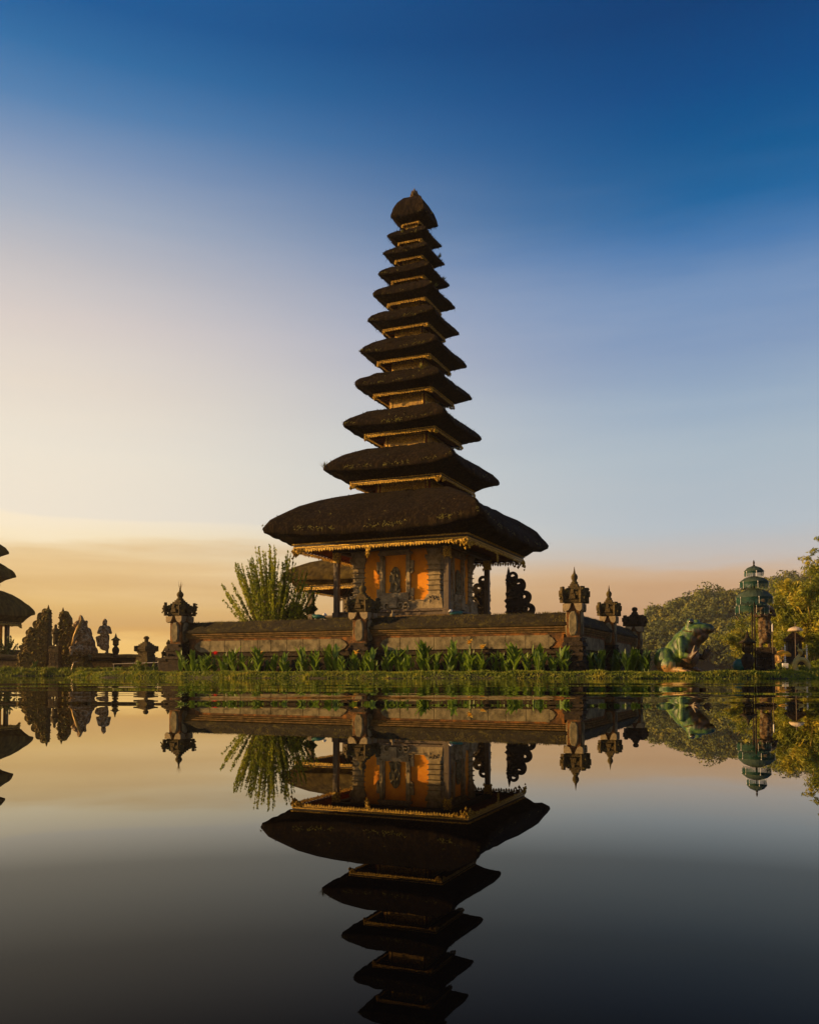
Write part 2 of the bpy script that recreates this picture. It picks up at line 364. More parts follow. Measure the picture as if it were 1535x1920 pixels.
def sphere_mesh(n=10, m=14):
    vs = []; fs = []
    for i in range(n + 1):
        a = PI * i / n
        for j in range(m):
            b = 2 * PI * j / m; vs.append((math.sin(a) * math.cos(b), math.sin(a) * math.sin(b), math.cos(a)))
    for i in range(n):
        for j in range(m): fs.append((i * m + j, (i + 1) * m + j, (i + 1) * m + (j + 1) % m, i * m + (j + 1) % m))
    return vs, fs
SPH = sphere_mesh()
def blob(name, ells, voxel, m, parent=None, rough=0, rsc=6, smooth=2, boxes=()):
    """one continuous sculpted surface from ellipsoids (cx,cy,cz,rx,ry,rz[,euler]) and limbs ('limb',p,q,r0,r1)"""
    mb = MB()
    def el(c, r, e=(0, 0, 0)):
        M = Matrix.Translation(c) @ Euler(e).to_matrix().to_4x4() @ Matrix.Diagonal((r[0], r[1], r[2], 1))
        mb.add([M @ Vector(v) for v in SPH[0]], SPH[1])
    for e in ells:
        if e[0] == 'limb':
            p, q = Vector(e[1]), Vector(e[2]); L = (q - p).length; k = max(2, int(L / (min(e[3], e[4]) * .45)) + 1)
            for i in range(k + 1):
                f = i / k; r = e[3] + (e[4] - e[3]) * f; c = p.lerp(q, f); el(c, (r, r, r))
        else: el(e[:3], e[3:6], e[6] if len(e) > 6 else (0, 0, 0))
    for b in boxes: mb.box(*b)
    me = bpy.data.meshes.new('tmp'); me.from_pydata(mb.v, [], mb.f); me.update()
    o = bpy.data.objects.new('tmp', me); COL.objects.link(o)
    rm = o.modifiers.new('r', 'REMESH'); rm.mode = 'VOXEL'; rm.voxel_size = voxel
    if smooth: sm = o.modifiers.new('s', 'SMOOTH'); sm.iterations = smooth; sm.factor = .6
    dg = bpy.context.evaluated_depsgraph_get(); me2 = bpy.data.meshes.new_from_object(o.evaluated_get(dg))
    bpy.data.objects.remove(o); bpy.data.meshes.remove(me)
    me2.name = name; me2.materials.clear()
    if rough:
        for v in me2.vertices:
            nn = noise.noise(v.co * rsc) + .5 * noise.noise(v.co * rsc * 2.3)
            v.co += v.normal * nn * rough
    return link(name, me2, m, parent, True)

# leaf clouds -----------------------------------------------------------------
def leaf_cloud(P, size, aspect=.45, droop=None, jit=.35):
    """P (n,3) leaf centres -> verts, quads with random orientation"""
    n = len(P)
    d = np.random.normal(size=(n, 3)); 
    if droop is not None: d = d * .55 + np.array(droop)
    d /= np.linalg.norm(d, axis=1, keepdims=True)
    w = np.cross(d, np.random.normal(size=(n, 3))); w /= np.linalg.norm(w, axis=1, keepdims=True)
    s = size * np.random.uniform(1 - jit, 1 + jit, (n, 1))
    a = P - d * s; b = P + w * s * aspect; c = P + d * s; e = P - w * s * aspect
    V = np.stack([a, b, c, e], 1).reshape(-1, 3); Fq = np.arange(n * 4).reshape(n, 4)
    return V, Fq
def crown_pts(c, r, n, clumps, flat=.8, shell=.35):
    """leaf centres gathered in clumps spread through a crown"""
    cc = np.random.normal(size=(clumps, 3)); cc /= np.linalg.norm(cc, axis=1, keepdims=True)
    cc *= (np.random.uniform(.35, .85, (clumps, 1))) ; cc[:, 2] *= flat
    cr = np.random.uniform(.25, .42, clumps)
    k = np.random.randint(0, clumps, n)
    d = np.random.normal(size=(n, 3)); d /= np.linalg.norm(d, axis=1, keepdims=True)
    rr = np.random.uniform(shell, 1, (n, 1)) ** .6
    return np.asarray(c) + (cc[k] + d * rr * cr[k][:, None]) * np.asarray(r)

def crown_leaves(c, r, n, clumps, size, flat=.8, wob=.45, aspect=.6, shell=.8):
    """leaves lying roughly on the skin of clumps spread through a crown, facing outwards"""
    cc = np.random.normal(size=(clumps, 3)); cc /= np.linalg.norm(cc, axis=1, keepdims=True)
    cc *= np.random.uniform(.25, .72, (clumps, 1)); cc[:, 2] = np.abs(cc[:, 2]) * flat
    cr = np.random.uniform(.24, .46, clumps); k = np.random.randint(0, clumps, n)
    d = np.random.normal(size=(n, 3)); d /= np.linalg.norm(d, axis=1, keepdims=True)
    P = np.asarray(c) + (cc[k] + d * np.random.uniform(shell, 1, (n, 1)) * cr[k][:, None]) * np.asarray(r)
    nn = d + np.random.normal(size=(n, 3)) * wob; nn /= np.linalg.norm(nn, axis=1, keepdims=True)
    a = np.cross(nn, np.random.normal(size=(n, 3))); a /= np.linalg.norm(a, axis=1, keepdims=True); b = np.cross(nn, a)
    s = size * np.random.uniform(.6, 1.4, (n, 1))
    V = np.stack([P - a * s, P + b * s * aspect, P + a * s, P - b * s * aspect], 1).reshape(-1, 3)
    return V, np.arange(n * 4).reshape(n, 4)

# ------------------------------------------------------------------ setting: water, land
wm = MB(); wm.add([(-2500, -600, 0), (2500, -600, 0), (2500, 3000, 0), (-2500, 3000, 0)], [(0, 1, 2, 3)])
lake = wm.build('lake_water', 'lake_water'); tag(lake, kind='structure')

def inside_sd(P, poly):
    poly = np.asarray(poly, float); n = len(poly); d = np.full(len(P), 1e9); ins = np.zeros(len(P), bool)
    for i in range(n):
        a, b = poly[i], poly[(i + 1) % n]; e = b - a; w = P - a
        t = np.clip((w @ e) / (e @ e), 0, 1); q = w - t[:, None] * e; d = np.minimum(d, np.hypot(q[:, 0], q[:, 1]))
        cond = (a[1] > P[:, 1]) != (b[1] > P[:, 1])
        xi = (b[0] - a[0]) * (P[:, 1] - a[1]) / (b[1] - a[1] + 1e-12) + a[0]
        ins ^= cond & (P[:, 0] < xi)
    return np.where(ins, d, -d)
def land(name, poly, h, step, m='soil', slope=.45):
    poly = np.asarray(poly, float); x0, y0 = poly.min(0) - 1; x1, y1 = poly.max(0) + 1
    xs = np.arange(x0, x1 + step, step); ys = np.arange(y0, y1 + step, step)
    Xg, Yg = np.meshgrid(xs, ys); P = np.stack([Xg.ravel(), Yg.ravel()], 1); s = inside_sd(P, poly)
    nz = np.array([noise.noise(Vector((p[0] * 1.1, p[1] * 1.1, 0))) for p in P])
    s2 = s + nz * .18
    z = np.clip(s2 * slope, -.35, h) + np.where(s > 0, nz * .03, 0)
    V = np.column_stack([P, z]); nx = len(xs); ny = len(ys)
    i = np.arange((nx - 1) * (ny - 1)); r = i // (nx - 1); c = i % (nx - 1); a = r * nx + c
    Fq = np.column_stack([a, a + 1, a + nx + 1, a + nx])
    keep = (z[Fq] > -.3).any(1)
    o = np_mesh(name, V, Fq[keep], m, smooth=True); tag(o, kind='structure'); return o
def blades(name, poly, n, hmin, hmax, ground, sdr=(0, 1.3), wid=.012, m='grass', area=None, slope=.45, broad=0.3):
    """turf: n thin blades over the belt of a piece of land that lies sdr inside its shore"""
    poly = np.asarray(poly, float); (x0, y0), (x1, y1) = (poly.min(0), poly.max(0)) if area is None else area
    P = np.column_stack([np.random.uniform(x0, x1, n * 8), np.random.uniform(y0, y1, n * 8)]); s = inside_sd(P, poly)
    k = (s > sdr[0]) & (s < sdr[1]); P = P[k][:n]; s = s[k][:n]; n = len(P)
    tuft = np.array([noise.noise(Vector((p[0] * 2.2, p[1] * 2.2, 3))) for p in P]) * .5 + .65
    nz = np.array([noise.noise(Vector((p[0] * 1.1, p[1] * 1.1, 0))) for p in P])
    z = np.clip((s + nz * .18) * slope, -.02, ground) + nz * .03
    h = np.random.uniform(hmin, hmax, n) * tuft ** 1.8 * 1.25
    a = np.random.uniform(0, 2 * PI, n); lean = np.random.uniform(0, .7, n) * h
    wv = np.column_stack([np.cos(a), np.sin(a), np.zeros(n)]) * (wid * np.random.uniform(.6, 1.4, n))[:, None]
    b = np.random.uniform(0, 2 * PI, n); tip = np.column_stack([np.cos(b) * lean, np.sin(b) * lean, h])
    B = np.column_stack([P, z - .01])
    mid = B + tip * np.array([.35, .35, .6])
    V = np.stack([B - wv, B + wv, mid + wv * (1 + broad), B + tip, mid - wv * (1 + broad)], 1).reshape(-1, 3)
    Fq = np.arange(n * 5).reshape(n, 5)
    o = np_mesh(name, V, Fq, m); return o

ISLAND = [(-10.5, 30), (-10.6, 28), (-10.2, 26.4), (-8.6, 25.1), (-6, 23.7), (-3, 22.2), (0, 20.9), (2.5, 20.0), (4.5, 19.7), (7.2, 19.9), (8.9, 20.5), (10, 21.6), (10.9, 23.4), (11.1, 27), (9, 34), (9, 47), (-10, 47)]
land('island_ground', ISLAND, .13, .22)
LEFTL = [(-70, 43), (-40, 42.8), (-20, 43.2), (-13.2, 43), (-12.2, 44.4), (-12.4, 50), (-14, 70), (-70, 70)]
land('shore_ground', LEFTL, .3, .5)
RIGHTL = [(14.2, 37.5), (14.4, 35.6), (15.2, 34.4), (22, 33), (60, 31), (60, 80), (20, 80), (13.6, 50)]
land('far_bank_ground', RIGHTL, .25, .4)
g = blades('grass', ISLAND, 95000, .035, .10, .13, (-.06, 2.2), .011, area=((-10.9, 19.5), (11.2, 30))); tag(g, 'thick green turf along the edge of the island at the water', 'grass', kind='stuff')
g = blades('grass', LEFTL, 20000, .08, .28, .3, (0, 1.6), .02, area=((-34, 42.5), (-12, 46))); tag(g, 'grass strip on the far left bank beneath the carved gate', 'grass', kind='stuff')
g = blades('grass', RIGHTL, 22000, .08, .35, .25, (0, 3.5), .02, area=((13.6, 32.0), (27, 40))); tag(g, 'sunlit grass on the right bank below the bamboo', 'grass', kind='stuff')

# ------------------------------------------------------------------ thatched towers
def roof_mesh(Rd, zr, rt, zt, dome=1.0, n=40, seed=0, top=None, tipup=.045, rough=.024):
    """square thatch: rim half-diagonal Rd at height zr, underside closes on the trim (rt, zt)"""
    prof = [(rt / Rd * .80, zt + .02), (rt / Rd + .01, zt + .005), (rt / Rd * .62 + .37, zt + (zr - zt) * .42), (.95, zr - (zr - zt) * .20), (.992, zr - .02 * Rd), (1, zr)]
    tp = top or [(.985, .028), (.955, .055), (.91, .086), (.85, .118), (.77, .155), (.65, .198), (.53, .232), (.4, .257), (.28, .274), (.14, .285)]
    prof += [(s, zr + h * Rd * dome) for s, h in tp]
    h0 = Rd / math.sqrt(2); V = []; p = 34.0; comp = 2 ** (1 / p)
    for (s, z) in prof:
        for k in range(4):
            for i in range(n):
                tt = -1 + 2 * i / n; tt = math.sin(tt * PI / 2) * .25 + tt * .75
                x, y = tt, -1.0
                q = (abs(x) ** p + abs(y) ** p) ** (1 / p); x, y = x / q * comp, y / q * comp
                bow = .965 + .035 * abs(tt) ** 4
                x *= bow; y *= bow
                for _ in range(k): x, y = -y, x
                zz = z - tipup * Rd * (1 - abs(tt) ** 3) * (s ** 4) * (1 if z > zt + .1 else .0)
                v = Vector((x * s * h0, y * s * h0, zz))
                nn = noise.noise_vector(v * 2.2 + Vector((seed, 0, 0))) * rough * Rd * .6 + noise.noise_vector(v * 9 + Vector((0, seed, 0))) * rough * 1.1 + noise.noise_vector(v * 23) * rough * .5
                if z <= zt + .03: nn *= 0
                V.append(v + nn)
    m = 4 * n; fs = []
    for i in range(len(prof) - 1):
        for j in range(m): fs.append((i * m + j, i * m + (j + 1) % m, (i + 1) * m + (j + 1) % m, (i + 1) * m + j))
    fs.append(tuple((len(prof) - 1) * m + j for j in range(m)))
    return V, fs
def straw(Rd, zr, n, dome, lo=.05, hi=.17, band=(.42, 1.0), out=.0):
    """short straws that break the thatch surface, mostly at the rim; returns verts and triangles"""
    V = []; h0 = Rd / math.sqrt(2)
    for _ in range(n):
        k = random.randrange(4); tt = random.uniform(-1, 1); s = 1 - (1 - band[0]) * random.random() ** 2.2
        hz = np.interp(s, [.28, .4, .53, .65, .77, .85, .91, .955, .985, 1], [.274, .257, .232, .198, .155, .118, .086, .055, .028, 0]) * Rd * dome
        bw = .965 + .035 * abs(tt) ** 4; x, y = tt * s * h0 * bw, -s * h0 * bw; hz -= .045 * Rd * (1 - abs(tt) ** 3) * s ** 4
        L = random.uniform(lo, hi); dx = random.uniform(-.4, .4) * L; w = .010 + .008 * random.random()
        pts = [(x - w, y, zr + hz), (x + w, y, zr + hz), (x + dx, y - L * random.uniform(.1, .8) - out, zr + hz + random.uniform(-.9, .45) * L)]
        for (a, b, c) in pts:
            for _i in range(k): a, b = -b, a
            V.append((a, b, c))
    return np.array(V), np.arange(3 * n).reshape(n, 3)

def square_ring(mb, h, z0, z1, th):
    """band on the four sides of a square, half-side h, butted at the corners"""
    mb.box(-h, h, -h, -h + th, z0, z1); mb.box(-h, h, h - th, h, z0, z1)
    mb.box(-h, -h + th, -h + th, h - th, z0, z1); mb.box(h - th, h, -h + th, h - th, z0, z1)

def tier(root, i, Rd, zr, rt, zt, zb, dome, body_h, straws, mthatch='thatch', top=None, detail=1.0):
    V, fs = roof_mesh(Rd, zr, rt, zt, dome, seed=i * 7.3, top=top)
    mb = MB(); mb.add(V, fs); th = mb.build('thatch_roof', mthatch, root, True)
    sv, sf = straw(Rd, zr, int(straws), dome); np_mesh('straw', sv, sf, mthatch, th)['kind'] = 'stuff'
    h = rt / math.sqrt(2); hb = .04 + .083 * rt
    # trim: beaded line, dark cove, two gold fillets and a pierced lace below
    mb = MB(); square_ring(mb, h - .01 * rt, zt - hb * .45, zt + .012, .05 + .03 * rt); tr = mb.build('eave_beam', 'dark_wood', root)
    gl = MB()
    square_ring(gl, h - .01 * rt + .012, zt - hb * .12, zt - hb * .02, .02)
    square_ring(gl, h - .01 * rt + .016, zt - hb * .40, zt - hb * .30, .02)
    nb = int(2 * h / .095)
    for k in range(4):
        M = Matrix.Rotation(k * PI / 2, 4, 'Z')
        for j in range(nb):
            x = -h + (j + .5) * 2 * h / nb
            c = M @ Vector((x, -h - .004, zt - hb * .07)); gl.lump(c, .024)
            # lace teeth: overlapping leaves
            z0 = zt - hb * .46; L = hb * random.uniform(.26, .36)
            w = 2 * h / nb * .44
            sk = w * .5
            vs = [(x - w, -h + .008, z0), (x + w, -h + .008, z0), (x + w * .7 + sk, -h - .012, z0 - L * .6), (x + sk * .6, -h - .004, z0 - L), (x - w * .55, -h - .014, z0 - L * .6)]
            b2 = [(a, b + .02, c_) for a, b, c_ in vs]
            gl.add([M @ Vector(v) for v in vs + b2], [(0, 4, 3, 2, 1), (5, 6, 7, 8, 9), (0, 1, 6, 5), (1, 2, 7, 6), (2, 3, 8, 7), (3, 4, 9, 8), (4, 0, 5, 9)])
        # carved corner pieces
        for sx in (-1, 1):
            n = 16 if rt > 1.2 else 8
            for _ in range(n):
                q = random.random(); x = sx * (h - q * h * .16 - .01); z = zt - hb * .5 - random.random() * hb * (.75 - .5 * q)
                gl.lump(M @ Vector((x, -h - .008, z)), random.uniform(.014, .03) * (1 + .2 * rt), (1, 1, 1.2))
    gl.build('gold_fascia', 'gold', root)
    # soffit with rafters
    hbod = body_h
    ztop = zt - hb * .2
    sf = MB(); n0 = h - .06
    sf.add([(-n0, -n0, zt - hb * .42), (n0, -n0, zt - hb * .42), (n0, n0, zt - hb * .42), (-n0, n0, zt - hb * .42),
            (-hbod, -hbod, ztop + .08 * rt), (hbod, -hbod, ztop + .08 * rt), (hbod, hbod, ztop + .08 * rt), (-hbod, hbod, ztop + .08 * rt)],
           [(0, 1, 5, 4), (1, 2, 6, 5), (2, 3, 7, 6), (3, 0, 4, 7), (4, 5, 6, 7)])
    sf.build('soffit', 'dark_wood', root)
    rf = MB(); nr = max(5, int(2 * n0 / .22))
    for k in range(4):
        M = Matrix.Rotation(k * PI / 2, 4, 'Z')
        for j in range(nr):
            f = -1 + (2 * j + 1) / nr
            p = M @ Vector((f * n0 * .97, -n0 + .01, zt - hb * .46)); q = M @ Vector((f * hbod, -hbod, ztop + .06 * rt))
            rf.tube([p, q], .014 + .006 * rt, 4)
    rf.build('rafters', 'red_wood', root)
    if zb is not None:   # little storey body with carved gold panels
        b = MB(); b.cbox((0, 0), hbod, zb, ztop + .07 * rt); bd = b.build('storey_wall', 'red_wood', root)
        gp = MB(); zz0, zz1 = zb + .0, ztop + .02; gb = MB()
        for k in range(4):
            M = Matrix.Rotation(k * PI / 2, 4, 'Z')
            gp.box(-hbod * .82, hbod * .82, -hbod - .03, -hbod - .002, zz1 - .035, zz1, M); gb.box(-hbod * .82, hbod * .82, -hbod - .012, -hbod - .001, zz0, zz1 - .04, M)
            for _ in range(int(240 * hbod * detail)):
                x = random.uniform(-.8, .8) * hbod; z = random.uniform(zz1 - .28 * min(1, rt * .6), zz1 - .04)
                gp.lump(M @ Vector((x, -hbod - .01, z)), random.uniform(.016, .034))
            for sx in (-1, 1): gp.box(sx * hbod * .9 - .03, sx * hbod * .9 + .03, -hbod - .03, -hbod - .003, zz0, zz1, M)
        gp.build('carved_panel', 'gold', bd); gb.build('panel_ground', 'gold_plain', bd)
    return th

YAW = R(-23.56)
C0 = Vector((.17, 30, 0))
tower = empty('pagoda_temple', C0, YAW, 'tall eleven-tiered thatched pagoda temple in the middle of the island', 'temple')
RD = [5.25, 3.257, 2.575, 2.19, 1.99, 1.70, 1.53, 1.326, 1.152, 1.02, .887]
ZR = [4.76, 6.91, 8.44, 9.84, 10.98, 12.08, 13.0, 13.74, 14.47, 15.10, 15.81]
RT = [4.28, 2.321, 1.815, 1.50, 1.363, 1.168, 1.0, .846, .716, .60, .46]
ZT = [4.33, 6.525, 8.17, 9.573, 10.71, 11.83, 12.75, 13.56, 14.30, 14.93, 15.60]
TOPD = [(.985, .06), (.95, .16), (.90, .27), (.82, .40), (.72, .52), (.60, .63), (.46, .72), (.32, .78), (.18, .815), (.08, .83)]
for i in range(11):
    zb = None if i == 0 else ZR[i - 1] + .20 * RD[i - 1]
    bh = 1.55 if i == 0 else .60 * RT[i] / math.sqrt(2)
    th = tier(tower, i, RD[i], ZR[i], RT[i], ZT[i], zb, 1.0 if i < 4 else 1.12, bh, 3600 * RD[i] / 3, top=TOPD if i == 10 else None)
    # weeds rooted in the thatch along the front edge
    rnd = []
    nW = [420, 200, 140, 90, 100, 60, 50, 24, 20, 12, 10][i]
    h0 = RD[i] / math.sqrt(2)
    for _ in range(nW):
        tt = random.uniform(-1, 1); k = random.choice((0, 0, 0, 1, 3)); s = 1.0 - .014 * random.random() if random.random() < .93 else random.uniform(.85, .97)
        if noise.noise(Vector((tt * 3, i * 5.1, k))) < -.12: continue
        hz = np.interp(s, [.65, .77, .85, .91, .955, .985, 1], [.198, .155, .118, .086, .055, .028, 0]) * RD[i]
        if i == 10: hz = np.interp(s, [.72, .82, .90, .95, .985, 1], [.52, .40, .27, .16, .06, 0]) * RD[i]
        bw = .965 + .035 * abs(tt) ** 4; hz -= .045 * RD[i] * (1 - abs(tt) ** 3) * s ** 4 - .012 * RD[i]
        for _b in range(3):
            L = random.uniform(.04, .12); w = .012; x = tt * s * h0 * bw + random.uniform(-.03, .03); y = -s * h0 * bw - .012 * RD[i]
            tri = [(x - w, y, ZR[i] + hz - .01), (x + w, y, ZR[i] + hz - .01), (x + random.uniform(-.5, .5) * L, y - L * random.uniform(-.1, .7), ZR[i] + hz + L * random.uniform(-1.0, .5))]
            for (a, b, c) in tri:
                for _i in range(k): a, b = -b, a
                rnd.append((a, b, c))
    rnd = np.array(rnd)
    np_mesh('weeds', rnd, np.arange(len(rnd)).reshape(-1, 3), 'weeds', th)['kind'] = 'stuff'
# bigger self-sown tufts
def tuft(root, x, y, z, n, L, m='weeds'):
    V = []
    for _ in range(n):
        a = random.uniform(0, 2 * PI); e = random.uniform(.1, 1.2); d = Vector((math.cos(a) * math.sin(e), math.sin(a) * math.sin(e), math.cos(e))) * L * random.uniform(.5, 1)
        w = Vector((-math.sin(a), math.cos(a), 0)) * .014; p = Vector((x, y, z))
        V += [p - w * .5, p + d * .5 + w, p + d, p + d * .5 - w]
    np_mesh('fern_tuft', [tuple(v) for v in V], np.arange(len(V)).reshape(-1, 4), m, root)
hq = lambda i: RD[i] / math.sqrt(2)
for (i, sx, sy, n, L) in ((3, .55, -.9, 36, .26), (6, .98, -.6, 16, .18), (8, 1.0, .35, 18, .22), (7, .99, .5, 14, .2), (9, -.2, -1, 10, .15), (1, -1.0, -.93, 30, .3), (10, .96, .2, 9, .14)):
    s = max(abs(sx), abs(sy)); hz = (np.interp(s, [.65, .77, .85, .91, .955, .985, 1], [.198, .155, .118, .086, .055, .028, 0]) if i < 10 else .2) * RD[i]
    tuft(tower, sx * hq(i), sy * hq(i), ZR[i] + hz, n, L)
# crown ornament
cm = MB(); z0 = ZR[10] + .93 * RD[10]
cm.lathe([(.10, z0 - .05), (.13, z0 + .02), (.09, z0 + .06), (.12, z0 + .11), (.10, z0 + .17), (.05, z0 + .22), (.015, z0 + .33)], 8)
for a in range(8):
    q = a * PI / 4; cm.lump((.12 * math.cos(q), .12 * math.sin(q), z0 + .07), .05, (1, 1, 1.6)); cm.lump((.10 * math.cos(q + .4), .10 * math.sin(q + .4), z0 + .19), .03, (.8, .8, 2.2))
cm.build('crown_ornament', 'stone_warm', tower)

# ---- temple chamber
HB = 1.52; ZB = 2.24; ZTB = 4.15
w = MB(); w.cbox((0, 0), HB, ZB, ZTB + .1); w.build('chamber_wall', 'orange_plaster', tower)
pl = MB()
pl.cbox((0, 0), 2.35, .1, 1.62); pl.cbox((0, 0), 2.42, 1.62, 1.70); pl.cbox((0, 0), 2.2, 1.70, 1.90); pl.cbox((0, 0), 2.26, 1.90, 1.96)
pl.rough(.006, 4); bev(pl.build('plinth', 'stone_warm', tower), .012)
ps = MB(); ps.cbox((0, 0), 1.86, 1.96, 2.10); ps.cbox((0, 0), 1.92, 2.10, 2.15); ps.cbox((0, 0), 1.78, 2.15, 2.20)
bev(ps.build('base_moulding', 'post_wood', tower), .01)
sk = MB(); sk.cbox((0, 0), 1.62, 2.20, 2.46); sk.cbox((0, 0), 1.66, 2.46, 2.49)
bev(sk.build('base_course', 'stone_pale', tower), .01)
for (sx, sy) in ((-1, -1), (1, -1), (1, 1), (-1, 1)):
    pb = MB(); cx, cy = sx * (HB - .17), sy * (HB - .17); c = (cx, cy)
    pb.cbox(c, .36, 2.2, 2.40, .03); pb.cbox(c, .33, 2.40, 2.52, .03); pb.cbox(c, .29, 2.52, 2.66, .05)
    for a in range(26): pb.lump((cx + random.uniform(-.33, .33), cy + sy * .31, random.uniform(2.24, 2.6)), .045); pb.lump((cx + sx * .31, cy + random.uniform(-.33, .33), random.uniform(2.24, 2.6)), .045)
    z = 2.66
    for k in range(6):
        pb.cbox(c, .20, z, z + .11); pb.cbox(c, .20, z + .11, z + .135, -.045); pb.cbox(c, .25, z + .135, z + .16); z += .163
    pb.cbox(c, .21, z, z + .12, -.03); pb.cbox(c, .25, z + .12, z + .2, -.03); pb.cbox(c, .29, z + .2, z + .30); pb.cbox(c, .22, z + .30, 4.2, -.06)
    bev(pb.build('pilaster', 'stone_pale', tower), .008)
def place(M, vs): return [M @ Vector(v) for v in vs]
for k in range(4):
    M = Matrix.Rotation(k * PI / 2, 4, 'Z')
    fr = MB(); y0 = -HB
    for sx in (-1, 1):
        fr.box(sx * .48 - .055, sx * .48 + .055, y0 - .11, y0 - .001, 2.72, 3.98, M)
        fr.box(sx * .40 - .025, sx * .40 + .025, y0 - .07, y0 - .001, 2.75, 3.95, M)
        for (zc, fl, st) in ((2.52, sx, -90), (3.42, sx, -90)):
            fr.curl(sx * .50, zc - .02, .085, .07, y0 - .10, y0 - .003, fl, 1.1, st, M)
            fr.box(min(sx * .54, sx * .66), max(sx * .54, sx * .66), y0 - .085, y0 - .004, zc + .12, zc + .36, M)
        fr.curl(sx * .16, 2.20, .13, .075, y0 - .21, y0 - .105, sx, 1.2, -90, M)
        fr.curl(sx * .36, 2.22, .11, .07, y0 - .20, y0 - .104, sx, 1.2, -60, M)
    fr.box(-.60, .60, y0 - .13, y0 - .002, 3.98, 4.06, M); fr.box(-.5, .5, y0 - .16, y0 - .003, 4.06, 4.2, M)
    fr.box(-.50, .50, y0 - .14, y0 - .0015, 2.49, 2.74, M); fr.box(-.14, .14, y0 - .26, y0 - .1405, 2.24, 2.60, M)
    for _ in range(60): fr.lump(M @ Vector((random.uniform(-.56, .56), y0 - random.uniform(.12, .17), random.uniform(4.0, 4.18))), random.uniform(.025, .05))
    for _ in range(50): fr.lump(M @ Vector((random.uniform(-.5, .5), y0 - .14, random.uniform(2.5, 2.72))), random.uniform(.015, .035))
    bev(fr.build('niche_frame', 'stone_pale', tower), .006)
    # stone relief slab with a dancing figure
    if k in (0, 1):
        rl = blob('relief_figure', [(0, 0, 3.17, .19, .04, .44), (0, 0, 2.80, .20, .06, .07), ('limb', (-.02, -.05, 3.12), (.0, -.05, 3.32), .06, .065), (0, -.06, 3.43, .05, .05, .06), (0, -.05, 3.52, .03, .03, .06),
                                   ('limb', (.03, -.05, 3.33), (.13, -.07, 3.26), .03, .025), ('limb', (.13, -.07, 3.26), (.08, -.08, 3.38), .025, .02), ('limb', (-.04, -.05, 3.33), (-.12, -.06, 3.42), .03, .025),
                                   ('limb', (.0, -.05, 3.12), (.10, -.07, 2.98), .05, .035), ('limb', (.10, -.07, 2.98), (.06, -.06, 2.84), .035, .03), ('limb', (-.02, -.05, 3.12), (-.10, -.06, 2.98), .05, .035), ('limb', (-.10, -.06, 2.98), (-.09, -.06, 2.84), .035, .03),
                                   ] + [(random.choice((-1, 1)) * random.uniform(.13, .19), -.03, random.uniform(2.8, 3.55), .03, .03, .045) for _ in range(22)], .014, 'stone_slab', tower, .006, 22, 1)
        rl.matrix_local = M @ Matrix.Translation((0, y0 - .045, 0))
# veranda posts with gilded brackets
for (sx, sy) in ((-1, -1), (1, -1), (1, 1), (-1, 1)):
    c = (sx * 1.95, sy * 1.95)
    p = MB(); p.cbox(c, .085, 1.96, 4.2); p.cbox(c, .115, 1.96, 2.12); p.cbox(c, .105, 3.0, 3.03)
    po = bev(p.build('post', 'post_wood', tower), .012)
    q = MB(); q.cbox(c, .10, 3.78, 4.16)
    for _ in range(60): q.lump((c[0] + random.uniform(-.13, .13), c[1] + random.uniform(-.13, .13), random.uniform(3.72, 4.14)), random.uniform(.02, .04), (1, 1, 1.5))
    q.build('gold_capital', 'gold', po)
bm = MB(); square_ring(bm, 2.06, 4.10, 4.24, .2); bm.build('ring_beam', 'dark_wood', tower)
for k in range(4):   # gilded drop ornament in the middle of each eave
    M = Matrix.Rotation(k * PI / 2, 4, 'Z'); q = MB(); h = RT[0] / math.sqrt(2); q.box(-.34, -.22, -h - .035, -h - .018, 3.86, 4.10, M, .01)
    for _ in range(26):
        f = random.random(); q.lump(M @ Vector((-.28 + random.uniform(-.17, .17) * (1 - f), -h - .03, 4.06 - f * .32)), random.uniform(.022, .04))
    q.build('gold_drop', 'gold', tower)

